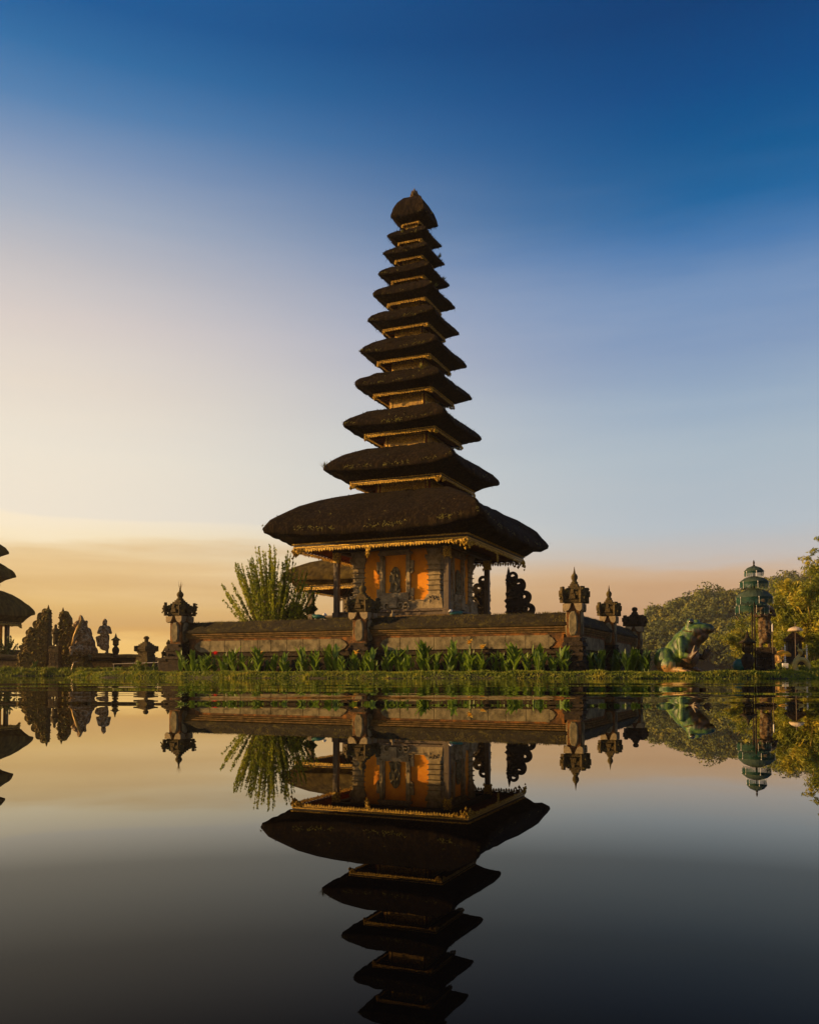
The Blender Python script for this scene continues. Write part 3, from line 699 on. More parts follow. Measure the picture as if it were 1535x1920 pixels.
# ------------------------------------------------------------------ compound wall
P0 = Vector((4.13, 22.0, 0)); U = Vector((math.cos(YAW), math.sin(YAW), 0)); Wd = Vector((-math.sin(YAW), math.cos(YAW), 0))
LEN = 12.15; DEP = 9.1
def wall_run(name, a, b, n_panels, label, side=1, seed=0, slabs=9):
    """boundary wall from a to b; local x along the wall, local -y the outer face"""
    d = b - a; L = d.length; rz = math.atan2(d.y, d.x)
    w = empty(name, a, rz, label, 'wall')
    body = MB(); body.box(0, L, .0, .42, .05, .34); body.box(0, L, .05, .40, .34, .52); body.box(0, L, .10, .36, .52, 1.12); body.box(0, L, .03, .42, .62, .68)
    body.rough(.004, 5); bev(body.build('wall_base', 'stone_dark', w), .015)
    br = MB(); br.box(0, L, .07, .38, 1.12, 1.165); br.build('brick_band', 'orange_brick', w)
    cn_ = MB(); cn_.box(0, L, .03, .42, 1.165, 1.22); cn_.box(0, L, -.02, .46, 1.22, 1.27); cn_.box(0, L, -.07, .50, 1.27, 1.33)
    cn_.rough(.004, 5); bev(cn_.build('cornice', 'stone_warm', w), .012)
    # mossy coping with an uneven top
    nx = int(L / .09); prof = [(-.12, 1.33), (-.13, 1.40), (-.04, 1.46), (.04, 1.54), (.08, 1.60), (.14, 1.66), (.26, 1.67), (.36, 1.58), (.48, 1.45), (.55, 1.40), (.55, 1.33)]
    V = []; 
    for i in range(nx + 1):
        x = L * i / nx
        for (y, z) in prof:
            v = Vector((x + seed, y, z)); q = noise.noise(v * 3) * .03 + noise.noise(v * 11) * .018
            V.append((x, y + q * .5 * (1 if z > 1.34 else 0), z + (q if z > 1.34 else 0)))
    m = len(prof); fs = [(i * m + j, (i + 1) * m + j, (i + 1) * m + j + 1, i * m + j + 1) for i in range(nx) for j in range(m - 1)]
    fs += [tuple(range(m)), tuple(nx * m + j for j in range(m))[::-1]]
    cp = MB(); cp.add(V, fs); cpo = cp.build('coping', 'moss_top', w, True)
    n = int(L * 260); xs = np.random.uniform(0, L, n); k = np.random.uniform(0, 1, n); pz = np.interp(k, [0, .2, .45, .8, 1], [1.42, 1.50, 1.63, 1.68, 1.67]); py = np.interp(k, [0, .2, .45, .8, 1], [-.12, .0, .1, .18, .28])
    h = np.random.uniform(.015, .055, n); a_ = np.random.uniform(-.03, .03, (n, 2))
    B = np.column_stack([xs, py, pz - .012]); T = np.column_stack([xs + a_[:, 0], py + a_[:, 1], pz + h]); wv = np.array([.007, 0, 0])
    np_mesh('moss_tufts', np.stack([B - wv, B + wv, T], 1).reshape(-1, 3), np.arange(3 * n).reshape(n, 3), 'dark_weeds', cpo)['kind'] = 'stuff'
    # stone panels with pointed ends, made of slabs
    seg = L / n_panels
    for s in range(n_panels):
        x0 = s * seg + .35; x1 = (s + 1) * seg - .35; z0, z1 = .76, 1.10; pn = MB(); br2 = MB()
        br2.box(x0 - .2, x1 + .2, .075, .0985, .775, 1.118); br2.build('brick_panel', 'orange_brick', w)
        cuts = [x0]; 
        while cuts[-1] < x1 - .75: cuts.append(cuts[-1] + random.uniform(.42, .62))
        cuts.append(x1)
        for q in range(len(cuts) - 1):
            a0, a1 = cuts[q] + .006, cuts[q + 1] - .006; yf = .045 + random.uniform(-.004, .004); c = (z0 + z1) / 2
            if q == 0: poly = [(a0 + .22, z0), (a1, z0), (a1, z1), (a0 + .22, z1), (a0 + .08, z1 - .07), (a0, c), (a0 + .08, z0 + .07)]
            elif q == len(cuts) - 2: poly = [(a0, z0), (a1 - .22, z0), (a1 - .08, z0 + .07), (a1, c), (a1 - .08, z1 - .07), (a1 - .22, z1), (a0, z1)]
            else: poly = [(a0, z0), (a1, z0), (a1, z1), (a0, z1)]
            k = len(poly); vs = [(x, yf, z) for x, z in poly] + [(x, .0745, z) for x, z in poly]
            pn.add(vs, [tuple(range(k)), tuple(range(2 * k - 1, k - 1, -1))] + [(i, i + k, (i + 1) % k + k, (i + 1) % k) for i in range(k)])
        bev(pn.build('stone_panel', 'stone_slab', w), .006)
    return w
PL = P0 - U * LEN                                   # left corner
PM = P0 - U * (LEN * .487)
gp = .15
wall_run('boundary_wall', PL + U * gp, PM - U * gp, 1, 'mossy stone wall with pale panel, left half of the island wall front', seed=1)
wall_run('boundary_wall', PM + U * gp, P0 - U * gp, 1, 'mossy stone wall with pale panel, from the middle pillar to the near corner pillar', seed=20)
P1 = P0 + Wd * 4.5; P2 = P0 + Wd * DEP
wall_run('boundary_wall', P0 + Wd * gp, P1 - Wd * gp, 1, 'shaded side wall of the island right behind the near corner pillar', seed=40).location.z = -.004
wall_run('boundary_wall', P1 + Wd * gp, P2 - Wd * gp, 1, 'shaded side wall of the island, farther stretch before its last pillar', seed=60).location.z = -.004
wall_run('boundary_wall', PL + Wd * DEP, PL + Wd * gp, 2, 'left side wall of the island hidden behind its corner pillar', seed=80).location.z = -.004

def pillar(label, loc, rz, top=True, sc=1.0, m='stone_mossy', group='wall pillars'):
    r = empty('wall_pillar', loc, rz, label, 'pillar', group, sc)
    b = MB(); b.cbox((0, 0), .40, .05, .36); b.cbox((0, 0), .36, .36, .44); b.cbox((0, 0), .30, .44, .56); b.cbox((0, 0), .34, .56, .64, .02); b.cbox((0, 0), .27, .64, .80, -.02); b.cbox((0, 0), .33, .80, .90, .03); b.cbox((0, 0), .27, .90, 1.02)
    for _ in range(40):
        a = random.choice((-.3, .3)); q = random.uniform(-.3, .3)
        b.lump((a, q, random.uniform(.5, 1.0)) if random.random() < .5 else (q, a, random.uniform(.5, 1.0)), random.uniform(.03, .06))
    b.rough(.008, 6); bev(b.build('base', 'stone_dark', r), .012)
    s = MB(); s.cbox((0, 0), .205, 1.02, 1.86); s.rough(.004, 6); so_ = bev(s.build('shaft', 'orange_brick', r), .012)
    md = MB()
    for k in range(4):   # tall eight-sided medallions
        M = Matrix.Rotation(k * PI / 2, 4, 'Z'); pts = [(-.07, 1.06), (.07, 1.06), (.13, 1.16), (.14, 1.38), (.12, 1.58), (.06, 1.68), (-.06, 1.68), (-.12, 1.58), (-.14, 1.38), (-.13, 1.16)]
        n = len(pts); vs = [(x * .8, -.262, 1.37 + (z - 1.37) * .9) for x, z in pts] + [(x, -.212, z) for x, z in pts]
        md.add(place(M, vs), [tuple(range(n))] + [(i, i + n, (i + 1) % n + n, (i + 1) % n) for i in range(n)])
    md.build('medallion', 'stone_slab', so_)
    wsc = MB()
    for k in range(4):   # pale corbels flared under the crown, split in the middle
        M = Matrix.Rotation(k * PI / 2, 4, 'Z')
        for sx in (-1, 1):
            vs = [(sx * .045, -.30, 1.86), (sx * .29, -.30, 1.86), (sx * .29, -.30, 1.72), (sx * .22, -.30, 1.66), (sx * .12, -.30, 1.70), (sx * .07, -.30, 1.78)]
            vs += [(x, -.217, z) for x, _y, z in vs]; n = 6
            f = [tuple(range(n)), tuple(range(2 * n - 1, n - 1, -1))] + [(i, i + n, (i + 1) % n + n, (i + 1) % n) for i in range(n)]
            if sx < 0: f = [q[::-1] for q in f]
            wsc.add(place(M, vs), f)
    wsc.build('corbel', 'stone_pale', r)
    c = MB(); c.cbox((0, 0), .25, 1.862, 1.90, -.03); c.cbox((0, 0), .29, 1.90, 1.95, -.01); c.cbox((0, 0), .25, 1.95, 2.06); c.cbox((0, 0), .30, 2.06, 2.12); c.cbox((0, 0), .26, 2.12, 2.17)
    for i, (h, z) in enumerate(((.31, 2.10), (.26, 2.152), (.21, 2.204), (.165, 2.256), (.12, 2.308))): c.cbox((0, 0), h, z, z + .0525, .004)
    for k in range(4):
        a = PI / 4 + k * PI / 2; M = Matrix.Rotation(k * PI / 2 + PI / 4, 4, 'Z')
        c.box(.28, .42, -.07, .07, 1.98, 2.18, M); c.box(.38, .47, -.085, .085, 1.88, 2.06, M); c.box(.40, .50, -.10, .10, 2.04, 2.19, M); c.box(.39, .47, -.07, .07, 2.18, 2.28, M)
        for _ in range(8): c.lump(M @ Vector((random.uniform(.42, .53), random.uniform(-.08, .08), random.uniform(1.92, 2.24))), .035)
        M2 = Matrix.Rotation(k * PI / 2, 4, 'Z')
        c.box(-.10, .10, -.335, -.25, 1.97, 2.10, M2, .02); c.box(-.06, .06, -.34, -.25, 2.10, 2.22, M2, .02)
        for _ in range(14): c.lump(M2 @ Vector((random.uniform(-.22, .22), -.28, random.uniform(1.96, 2.2))), random.uniform(.02, .045))
    c.rough(.007, 7); co_ = bev(c.build('crown', m, r), .008)
    f = MB()
    if top: f.lathe([(.11, 2.355), (.115, 2.40), (.08, 2.42), (.07, 2.45), (.10, 2.50), (.105, 2.55), (.075, 2.60), (.04, 2.63), (.022, 2.70), (.006, 2.80)], 10)
    else: f.lathe([(.11, 2.355), (.115, 2.40), (.08, 2.42), (.07, 2.44), (.10, 2.47), (.11, 2.53), (.08, 2.58), (.02, 2.60)], 10)
    f.build('finial', m, co_, True)
    return r
pr = pillar('mossy pillar with spired crown at the near right corner of the island wall', P0, YAW)
pr_l = copy_tree(pr); pr_m = copy_tree(pr); pr.scale = (.82, .82, 1); pr_m.location = PM - Vector((0, 0, .06)); pr_m['label'] = 'spired stone pillar standing in the middle of the front wall before the temple'
pr_l.location = PL; pr_l['label'] = 'spired stone pillar at the left end of the front wall, dry grass on its tip'
pr_s = copy_tree(pr); pr_s.scale = (.80, .80, 1); pr_s.location = P1 - Vector((0, 0, .05)); pr_s['label'] = 'dark spired pillar halfway along the shaded side wall'
pillar('dark round-topped pillar at the far end of the side wall', P2, YAW, False, .93, 'stone_dark')
# dry grass sprouting from the left pillar
V = []
dg_ = []
for _ in range(9):
    a = random.uniform(-.5, .45); p = Vector((0, 0, 2.55)); w_ = Vector((.006, 0, 0)); L = random.uniform(.3, .48)
    d = Vector((math.sin(a) * .7, random.uniform(-.2, .2), 1)); mpt = p + d * L * .55; tp_ = p + d * L * .8 + Vector((math.sin(a) * .25 * L * 2, 0, L * .2))
    V += [p - w_, p + w_, mpt + w_, tp_, mpt - w_]
np_mesh('dry_grass', [tuple(v) for v in V], np.arange(len(V)).reshape(-1, 5), 'twig', pr_l)

# ------------------------------------------------------------------ split gates
def gate_half(label, loc, rz, flip, H, Wb, m, group, name='gate_tower', T=.55, seed=1, ws=(.82, .80, .76, .68, .54, .42, .26), hook=.055):
    """half of a split gate: sheer inner edge at x=0, stepped and scrolled outer side"""
    random.seed(seed); r = empty(name, loc, rz, label, 'gate', group)
    b = MB(); n = 7; z = 0; last = None
    hs = [.18, .14, .14, .13, .13, .13, .15]
    X_ = lambda a, c: (min(a * flip, c * flip), max(a * flip, c * flip))
    for i in range(n):
        w_ = ws[i] * Wb * .72; h = hs[i] * H * .92; t_ = T * (1 - .09 * i) / 2
        x0, x1 = X_(0, w_); b.box(x0, x1, -t_, t_, z, z + h * .72); x0, x1 = X_(-.03, w_ + .06); b.box(x0, x1, -t_ - .03, t_ + .03, z + h * .72, z + h * .86); x0, x1 = X_(0, w_ + .02); b.box(x0, x1, -t_, t_, z + h * .86, z + h)
        for _ in range(int(26 * (1 + ws[i]))):
            b.lump((flip * random.uniform(0, w_), random.choice((-1, 1)) * (t_ + .01), z + random.random() * h), random.uniform(.03, .075) * (.6 + T))
            b.lump((flip * (w_ + random.uniform(-.03, .06)), random.uniform(-t_, t_), z + random.random() * h), random.uniform(.03, .09) * (.4 + T))
        s = H * hook * random.uniform(.8, 1.15); b.curl(flip * (w_ * .98), z + h * .15, s, s * 1.25, -t_ * .6, t_ * .6, flip, .72, -110); b.box(*X_(w_ * .9, w_ + s * .9), -t_ * .5, t_ * .5, z + h * .05, z + h * .35)
        if i in (1, 3, 5): b.curl(flip * (w_ * .72), z + h * .95, s * .7, s * .8, -t_ * .7, t_ * .7, flip, .8, -100)
        z += h
    b.rough(.012, 5); body = b.build('carved_body', m, r)
    t2 = MB(); t2.lathe([(.09 * T / .55, z - .05), (.11 * T / .55, z + .05), (.07, z + .12), (.06, z + H * .05), (.012, z + H * .10)], 7, (flip * .09, 0)); t2.curl(flip * .14, z - .14, H * .045, H * .035, -.06, .06, flip, 1.2, -90)
    t2.build('pinnacle', m, body); return r
pR = wp(949, 1200, 34.6); pLft = wp(918, 1200, 34.2)
gate_half('dark split-gate tower with scrolled right side, right of the temple', (pR.x, pR.y, .2), YAW * .3, 1, 4.05, 1.85, 'stone_dark', 'split gate behind the temple', seed=3)
gate_half('dark split-gate tower half hidden by the rear temple post', (pLft.x, pLft.y, .2), YAW * .3, -1, 3.85, 1.7, 'stone_dark', 'split gate behind the temple', seed=4)

# ------------------------------------------------------------------ pavilion behind, left
pv = empty('pavilion', (-2.2, 40.5, 0), YAW, 'open thatched pavilion partly hidden behind the left side of the temple', 'pavilion')
tier(pv, 31, 3.75, 4.45, 3.15, 4.05, None, .95, 1.6, 1500, 'thatch_pale_glow')
dk = MB(); dk.cbox((0, 0), 1.95, .15, 1.5); dk.cbox((0, 0), 2.05, 1.5, 1.62); dk.build('platform', 'stone_warm', pv)
for (sx, sy) in ((-1, -1), (1, -1), (1, 1), (-1, 1)):
    p = MB(); p.cbox((sx * 1.7, sy * 1.7), .13, 1.62, 4.0); p.cbox((sx * 1.7, sy * 1.7), .19, 1.62, 2.3); bev(p.build('post', 'post_wood', pv), .01)
p = MB(); p.box(-1.57, 1.57, -1.66, -1.60, 2.62, 2.72); p.box(-1.57, 1.57, 1.5, 1.58, 2.3, 3.6); p.box(-1.9, -1.83, -2.0, 2.0, 2.5, 2.6); p.build('rail', 'post_wood', pv)
p = MB(); p.box(-1.5, 1.5, 1.40, 1.47, 2.75, 3.6); p.build('back_panel', 'stone_slab', pv)

# ------------------------------------------------------------------ plants
def leaf_strip(mb, base, az_, lean, L, W, bend, n=6):
    """broad lance-shaped leaf with a folded midrib"""
    d = Vector((math.cos(az_), math.sin(az_), 0)); side = Vector((-math.sin(az_), math.cos(az_), 0)); p = Vector(base); pts = []
    ang = lean
    for i in range(n + 1):
        f = i / n; w_ = W * (math.sin(PI * min(1, f ** .8 * .97 + .03)) ** .75) * (1 if f < 1 else 0)
        pts.append((p.copy(), w_)); ang += bend / n
        p = p + (d * math.sin(ang) + Vector((0, 0, 1)) * math.cos(ang)) * (L / n)
    vs = []; fs = []
    for (q, w_) in pts:
        up = d * (-.25 * w_)
        vs += [q - side * w_ + up, q, q + side * w_ + up]
    for i in range(n):
        o = i * 3; fs += [(o, o + 1, o + 4, o + 3), (o + 1, o + 2, o + 5, o + 4)]
    mb.add(vs, fs)
def make_canna(h, nl, seed, flower=None, m='canna_leaf'):
    random.seed(seed); r = empty('canna_plant', (0, 0, 0))
    st = MB(); lf = MB(); stems = random.choice((2, 3, 3))
    for s in range(stems):
        bx, by = random.uniform(-.07, .07), random.uniform(-.05, .05); lx, ly = random.uniform(-.10, .10), random.uniform(-.06, .06); hh = h * random.uniform(.6, .8)
        st.tube([(bx, by, 0), (bx + lx * .5, by + ly * .5, hh * .5), (bx + lx, by + ly, hh)], [.011, .009, .005], 5)
        for k in range(nl):
            f = .12 + .8 * k / nl; a = random.choice((0, PI)) + random.uniform(-.9, .9); L = h * random.uniform(.42, .62)
            leaf_strip(lf, (bx + lx * f, by + ly * f, hh * f), a, random.uniform(.15, .45), L, L * random.uniform(.13, .19), random.uniform(.1, .7))
        leaf_strip(lf, (bx + lx, by + ly, hh * .9), random.uniform(0, 6), .05, h * .35, h * .035, .1)
    st.build('stem', 'stem', r); lf.build('leaves', m, r, True)
    if flower:
        fs_ = MB(); fs_.tube([(0, 0, 0), (.02, 0, h * .6), (.03, 0, h * 1.22)], [.010, .008, .005], 5); fs_.build('flower_stalk', 'stem', r)
        fm = MB()
        for k in range(15):
            a = random.uniform(0, 6.28); leaf_strip(fm, (.03 + random.uniform(-.03, .03), random.uniform(-.03, .03), h * (1.12 + .12 * random.random())), a, random.uniform(.3, 1.2), .12, .040, .8, 4)
        fm.build('flower', flower, r, True)
    return r
protos = [make_canna(.56, 4, 11), make_canna(.48, 3, 12), make_canna(.62, 4, 13), make_canna(.42, 3, 14), make_canna(.5, 5, 15), make_canna(.58, 3, 16), make_canna(.38, 5, 17)]
used = set()
def put_canna(o, x, y, z, label, group, s=1.0):
    if o.name in used: o = copy_tree(o)
    else: used.add(o.name)
    o.location = (x, y, z); o.rotation_euler = (0, 0, random.uniform(0, 6.28)); o.scale = (s,) * 3
    tag(o, label, 'plant', group)
random.seed(50)
for i in range(92):
    t_ = (i + random.uniform(.1, .9)) / 92; base = PL + U * (.5 + t_ * (LEN - .5)) - Wd * random.uniform(.45, 1.0)
    mid = t_ < .49
    put_canna(random.choice(protos), base.x, base.y, .12, 'leafy canna without flowers below the left stone panel' if mid else 'leafy canna without flowers below the right stone panel', 'flowerless cannas below the left panel' if mid else 'flowerless cannas below the right panel', random.uniform(.78, 1.4))
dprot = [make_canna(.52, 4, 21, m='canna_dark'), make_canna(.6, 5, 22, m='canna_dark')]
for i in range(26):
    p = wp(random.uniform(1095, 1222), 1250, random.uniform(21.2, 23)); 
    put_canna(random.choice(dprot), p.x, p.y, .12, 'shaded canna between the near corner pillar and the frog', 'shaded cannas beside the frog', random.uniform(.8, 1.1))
for (px, py, D, fl, h, lab) in ((403, 1226, 25.6, 'red_petal', .56, 'canna with the only red flower, near the left pillar'), (486, 1225, 24.9, 'yellow_petal', .53, 'canna with small yellow flower in front of the left panel'),
                                 (668, 1224, 23.6, 'yellow_petal', .50, 'canna with pale yellow flower in front of the middle pillar'), (879, 1205, 22.2, 'yellow_petal', .68, 'tall canna whose yellow flower reaches highest against the right panel'),
                                 (903, 1213, 22.1, 'yellow_petal', .60, 'yellow-flowered canna just right of the tallest one'), (1008, 1240, 21.6, 'orange_petal', .32, 'low canna with an orange-yellow flower left of the near corner pillar')):
    p = wp(px, py, D); c = make_canna((p.z - .12) / 1.2, 4, int(px), fl); c.location = (p.x - .02, p.y, .12); tag(c, lab, 'plant')

# tall willowy shrub
def shrub(name, loc, n, H, spread, leafs, size, m, label, seed, lean=.0, mstem='twig'):
    random.seed(seed); np.random.seed(seed); r = empty(name, loc, 0, label, 'shrub'); st = MB(); P = []
    for i in range(n):
        a = random.uniform(0, 2 * PI); q = random.random() ** .6; tx, ty = math.cos(a) * spread * q + lean, math.sin(a) * spread * q * .6; hh = H * (1 - .35 * q ** 2) * random.uniform(.80, 1.0)
        pts = []
        for k in range(8):
            f = k / 7; pts.append(Vector((tx * (f ** 1.3) + .25 * math.cos(a) * q + .05 * math.sin(5 * f + i), ty * (f ** 1.3) + .2 * math.sin(a) * q, hh * f)))
        st.tube(pts, [.014 * (1 - .8 * k / 7) for k in range(8)], 4, False)
        for k in range(leafs):
            f = random.uniform(.12, 1) * 7; j = min(6, int(f)); p = pts[j].lerp(pts[j + 1], f - j)
            w_ = .085 * (1.15 - f / 7); P.append(p + Vector((random.uniform(-w_, w_), random.uniform(-w_, w_), random.uniform(-.05, .05))))
    st.build('branches', mstem, r)
    V, Fq = leaf_cloud(np.array([tuple(p) for p in P]), size, .42, (0, 0, .6)); np_mesh('leaves', V, Fq, m, r); return r
b = wp(512, 1250, 28.6); shrub('tall_shrub', (b.x, b.y, .2), 150, 4.25, 1.32, 180, .046, 'bush_leaf', 'tall willowy green shrub growing behind the left half of the wall', 61, -.12)
b = wp(556, 1250, 29.2)
r = empty('broadleaf_bush', (b.x, b.y, .2), 0, 'dark rounded bush right of the tall willowy shrub', 'shrub')
np.random.seed(5); P = np.concatenate([crown_pts((0, 0, 1.75), (.62, .5, .62), 2600, 9), crown_pts((.28, 0, 2.0), (.45, .4, .35), 700, 5)]); V, Fq = leaf_cloud(P, .055, .55); np_mesh('leaves', V, Fq, 'bush_dark', r)
st = MB(); 
for k in range(9): a = k * .7; st.tube([(0, 0, 0), (.12 * math.cos(a), .1 * math.sin(a), .8), (.45 * math.cos(a), .35 * math.sin(a), 1.8)], [.03, .022, .008], 5)
st.build('branches', 'twig', r)

# ------------------------------------------------------------------ giant frog
fp = wp(1283, 1250, 21.3)
frog = empty('frog_statue', (fp.x - .02, fp.y, .13), R(-38), 'large green painted frog statue sitting upright on the grass bank', 'statue')
fe = [(-.16, 0, .36, .36, .36, .30, (0, -.55, 0)), (.02, 0, .50, .36, .34, .32, (0, -.75, 0)), (.16, 0, .66, .32, .33, .26, (0, -.6, 0)), (.12, 0, .34, .24, .27, .26),
      (.30, 0, .78, .30, .31, .17, (0, -.18, 0)), (.44, 0, .82, .26, .22, .115, (0, -.10, 0)), (.57, 0, .83, .18, .15, .095), (.40, 0, .70, .22, .22, .14, (0, -.45, 0)),
      (-.30, 0, .22, .28, .30, .17)]
for s in (-1, 1):
    fe += [(.24, s * .19, .955, .095, .085, .075), (.22, s * .17, .87, .12, .11, .09), (.10, s * .30, .52, .12, .09, .14),
           ('limb', (.06, s * .33, .60), (.10, s * .42, .34), .105, .075), ('limb', (.10, s * .42, .34), (.34, s * .40, .30), .065, .05),
           ('limb', (.34, s * .40, .30), (.44, s * .44, .50), .055, .03), ('limb', (.34, s * .40, .30), (.50, s * .38, .44), .05, .026), ('limb', (.34, s * .42, .29), (.50, s * .48, .40), .045, .022), ('limb', (.34, s * .38, .32), (.40, s * .34, .47), .04, .022),
           (-.36, s * .34, .25, .25, .17, .24, (0, -.2, 0)), (-.24, s * .42, .16, .20, .13, .14), ('limb', (-.30, s * .40, .07), (.14, s * .46, .055), .075, .055),
           ('limb', (.10, s * .44, .05), (.30, s * .34, .03), .04, .025), ('limb', (.10, s * .46, .05), (.33, s * .46, .03), .04, .025), ('limb', (.10, s * .48, .05), (.28, s * .58, .03), .04, .025)]
frog.scale = (1, 1, 1.27)
blob('body', fe, .016, 'frog_paint', frog, .006, 9, 4)
for s in (-1, 1):
    e = MB(); e.add([Matrix.Translation((.265, s * .222, .965)) @ Matrix.Diagonal((.062, .058, .055, 1)) @ Vector(v) for v in SPH[0]], SPH[1]); e.build('eye', 'eye_dark', frog, True)
mo = MB(); mo.tube([(.10, -.335, .80), (.26, -.318, .775), (.44, -.23, .79), (.60, -.12, .815), (.752, 0, .83), (.60, .12, .815), (.44, .23, .79), (.26, .318, .775)], [.006, .010, .011, .010, .009, .010, .011, .008], 6); mo.build('mouth', 'orange_brick', frog, True)

# ------------------------------------------------------------------ ceremonial parasols
def canopy(mb, r, z, rise, n=28):
    mb.lathe([(r, z), (r * 1.0, z + .012), (r * .90, z + rise * .30), (r * .70, z + rise * .60), (r * .45, z + rise * .82), (r * .2, z + rise * .95), (.02, z + rise)], n)
def parasol(label, loc, tiers_, zpole, m, mt, fringe, group=None, name='ceremonial_parasol', lean=0, pend=True, pm='dark_wood'):
    r = empty(name, loc, 0, label, 'parasol', group)
    p = MB(); p.tube([(0, 0, -.05), (0, 0, zpole)], .022, 8); p.build('pole', pm, r, True)
    for (rd, z, rise, fr) in tiers_:
        c = MB(); canopy(c, rd, z, rise); cp = c.build('canopy', mt, r, False)
        rb = MB()
        for k in range(14):
            a = k * PI / 7; rb.tube([(rd * 1.005 * math.cos(a), rd * 1.005 * math.sin(a), z + .008), (rd * .71 * math.cos(a), rd * .71 * math.sin(a), z + rise * .61), (rd * .2 * math.cos(a), rd * .2 * math.sin(a), z + rise * .96)], .006, 4)
        rb.build('ribs', mt, cp)
        if fr:
            f = MB(); n = 96
            for k in range(n):
                a = 2 * PI * k / n; b_ = 2 * PI * (k + .5) / n; h = fr * random.uniform(.75, 1.08); rr = rd * .985
                f.add([(rr * math.cos(a), rr * math.sin(a), z), (rr * math.cos(b_), rr * math.sin(b_), z), (rr * 1.01 * math.cos(b_), rr * 1.01 * math.sin(b_), z - h), (rr * 1.01 * math.cos(a), rr * 1.01 * math.sin(a), z - h * random.uniform(.9, 1.05))], [(0, 1, 2, 3)])
            fo = f.build('fringe', m, cp)
            if pend:
                q = MB()
                for k in range(6):
                    a = k * PI / 3 + .4; q.tube([(rd * 1.02 * math.cos(a), rd * 1.02 * math.sin(a), z), (rd * 1.02 * math.cos(a), rd * 1.02 * math.sin(a), z - fr * 1.05)], .004, 4); q.lathe([(.004, z - .03), (.012, z - .02), (.012, z), (.004, z + .01)], 6, (rd * 1.02 * math.cos(a), rd * 1.02 * math.sin(a)))
                q.build('pendants', 'white_paint', cp)
    zt_ = tiers_[-1][1] + tiers_[-1][2]
    f = MB(); f.lathe([(.03, zt_ - .02), (.035, zt_ + .02), (.015, zt_ + .04), (.028, zt_ + .075), (.022, zt_ + .11), (.005, zt_ + .16)], 8); f.build('finial', pm, r, True); return r
u = wp(1415, 1250, 23); G0 = .15
zz = lambda py, D=23: wp(1415, py, D).z - G0
parasol('three-tiered green ceremonial parasol with long fringes', (u.x, u.y, G0), [(.455, zz(1121), zz(1106) - zz(1121) + .04, .17), (.36, zz(1092), .16, .17), (.245, zz(1072), .15, .14)], zz(1064), 'umbrella_green', 'umbrella_top', .16, 'green parasols')
u2 = wp(1409, 1250, 23.9)
parasol('single-tiered green parasol lower behind the tall one', (u2.x + .02, u2.y, G0), [(.44, wp(0, 1137, 23.9).z - G0, .17, .2)], wp(0, 1128, 23.9).z - G0, 'umbrella_green', 'umbrella_top', .16, 'green parasols')

# ------------------------------------------------------------------ statues and lanterns on the island's right end
def lantern(label, loc, sc, m, name='stone_lantern', body='stone_dark', rz=0, group=None):
    r = empty(name, loc, rz, label, 'lantern', group, sc)
    b = MB(); b.lathe([(.20, 0), (.22, .05), (.17, .10), (.13, .18), (.20, .30), (.235, .45), (.22, .58), (.14, .68), (.10, .74), (.16, .79), (.20, .83), (.20, .86)], 14); b.build('pedestal', body, r, True)
    h = MB()
    for (sx, sy) in ((-1, -1), (1, -1), (1, 1), (-1, 1)): h.box(sx * .12 - .03, sx * .12 + .03, sy * .12 - .03, sy * .12 + .03, .86, 1.08)
    h.cbox((0, 0), .16, 1.08, 1.11); h.cbox((0, 0), .07, .861, 1.08); h.build('light_box', m, r)
    t_ = MB(); t_.lathe([(.10, 1.105), (.31, 1.12), (.32, 1.15), (.22, 1.22), (.12, 1.30), (.08, 1.32), (.10, 1.36), (.05, 1.40), (.07, 1.44), (.03, 1.48), (.045, 1.52), (.005, 1.60)], 14); t_.build('roof', m, r, True)
    return r
l1 = wp(1401, 1250, 22.6); lantern('squat dark stone lantern at the foot of the green parasols', (l1.x, l1.y, .14), .68, 'stone_dark')
l2 = wp(1388, 1250, 23.4)
r = empty('garden_pot', (l2.x, l2.y, .15), 0, 'round teal pot left of the stone lantern', 'pot')
q = MB(); q.lathe([(.10, 0), (.17, .06), (.21, .17), (.18, .28), (.12, .33), (.14, .36), (.11, .36), (.09, .30)], 16); q.build('body', 'teal_paint', r, True)

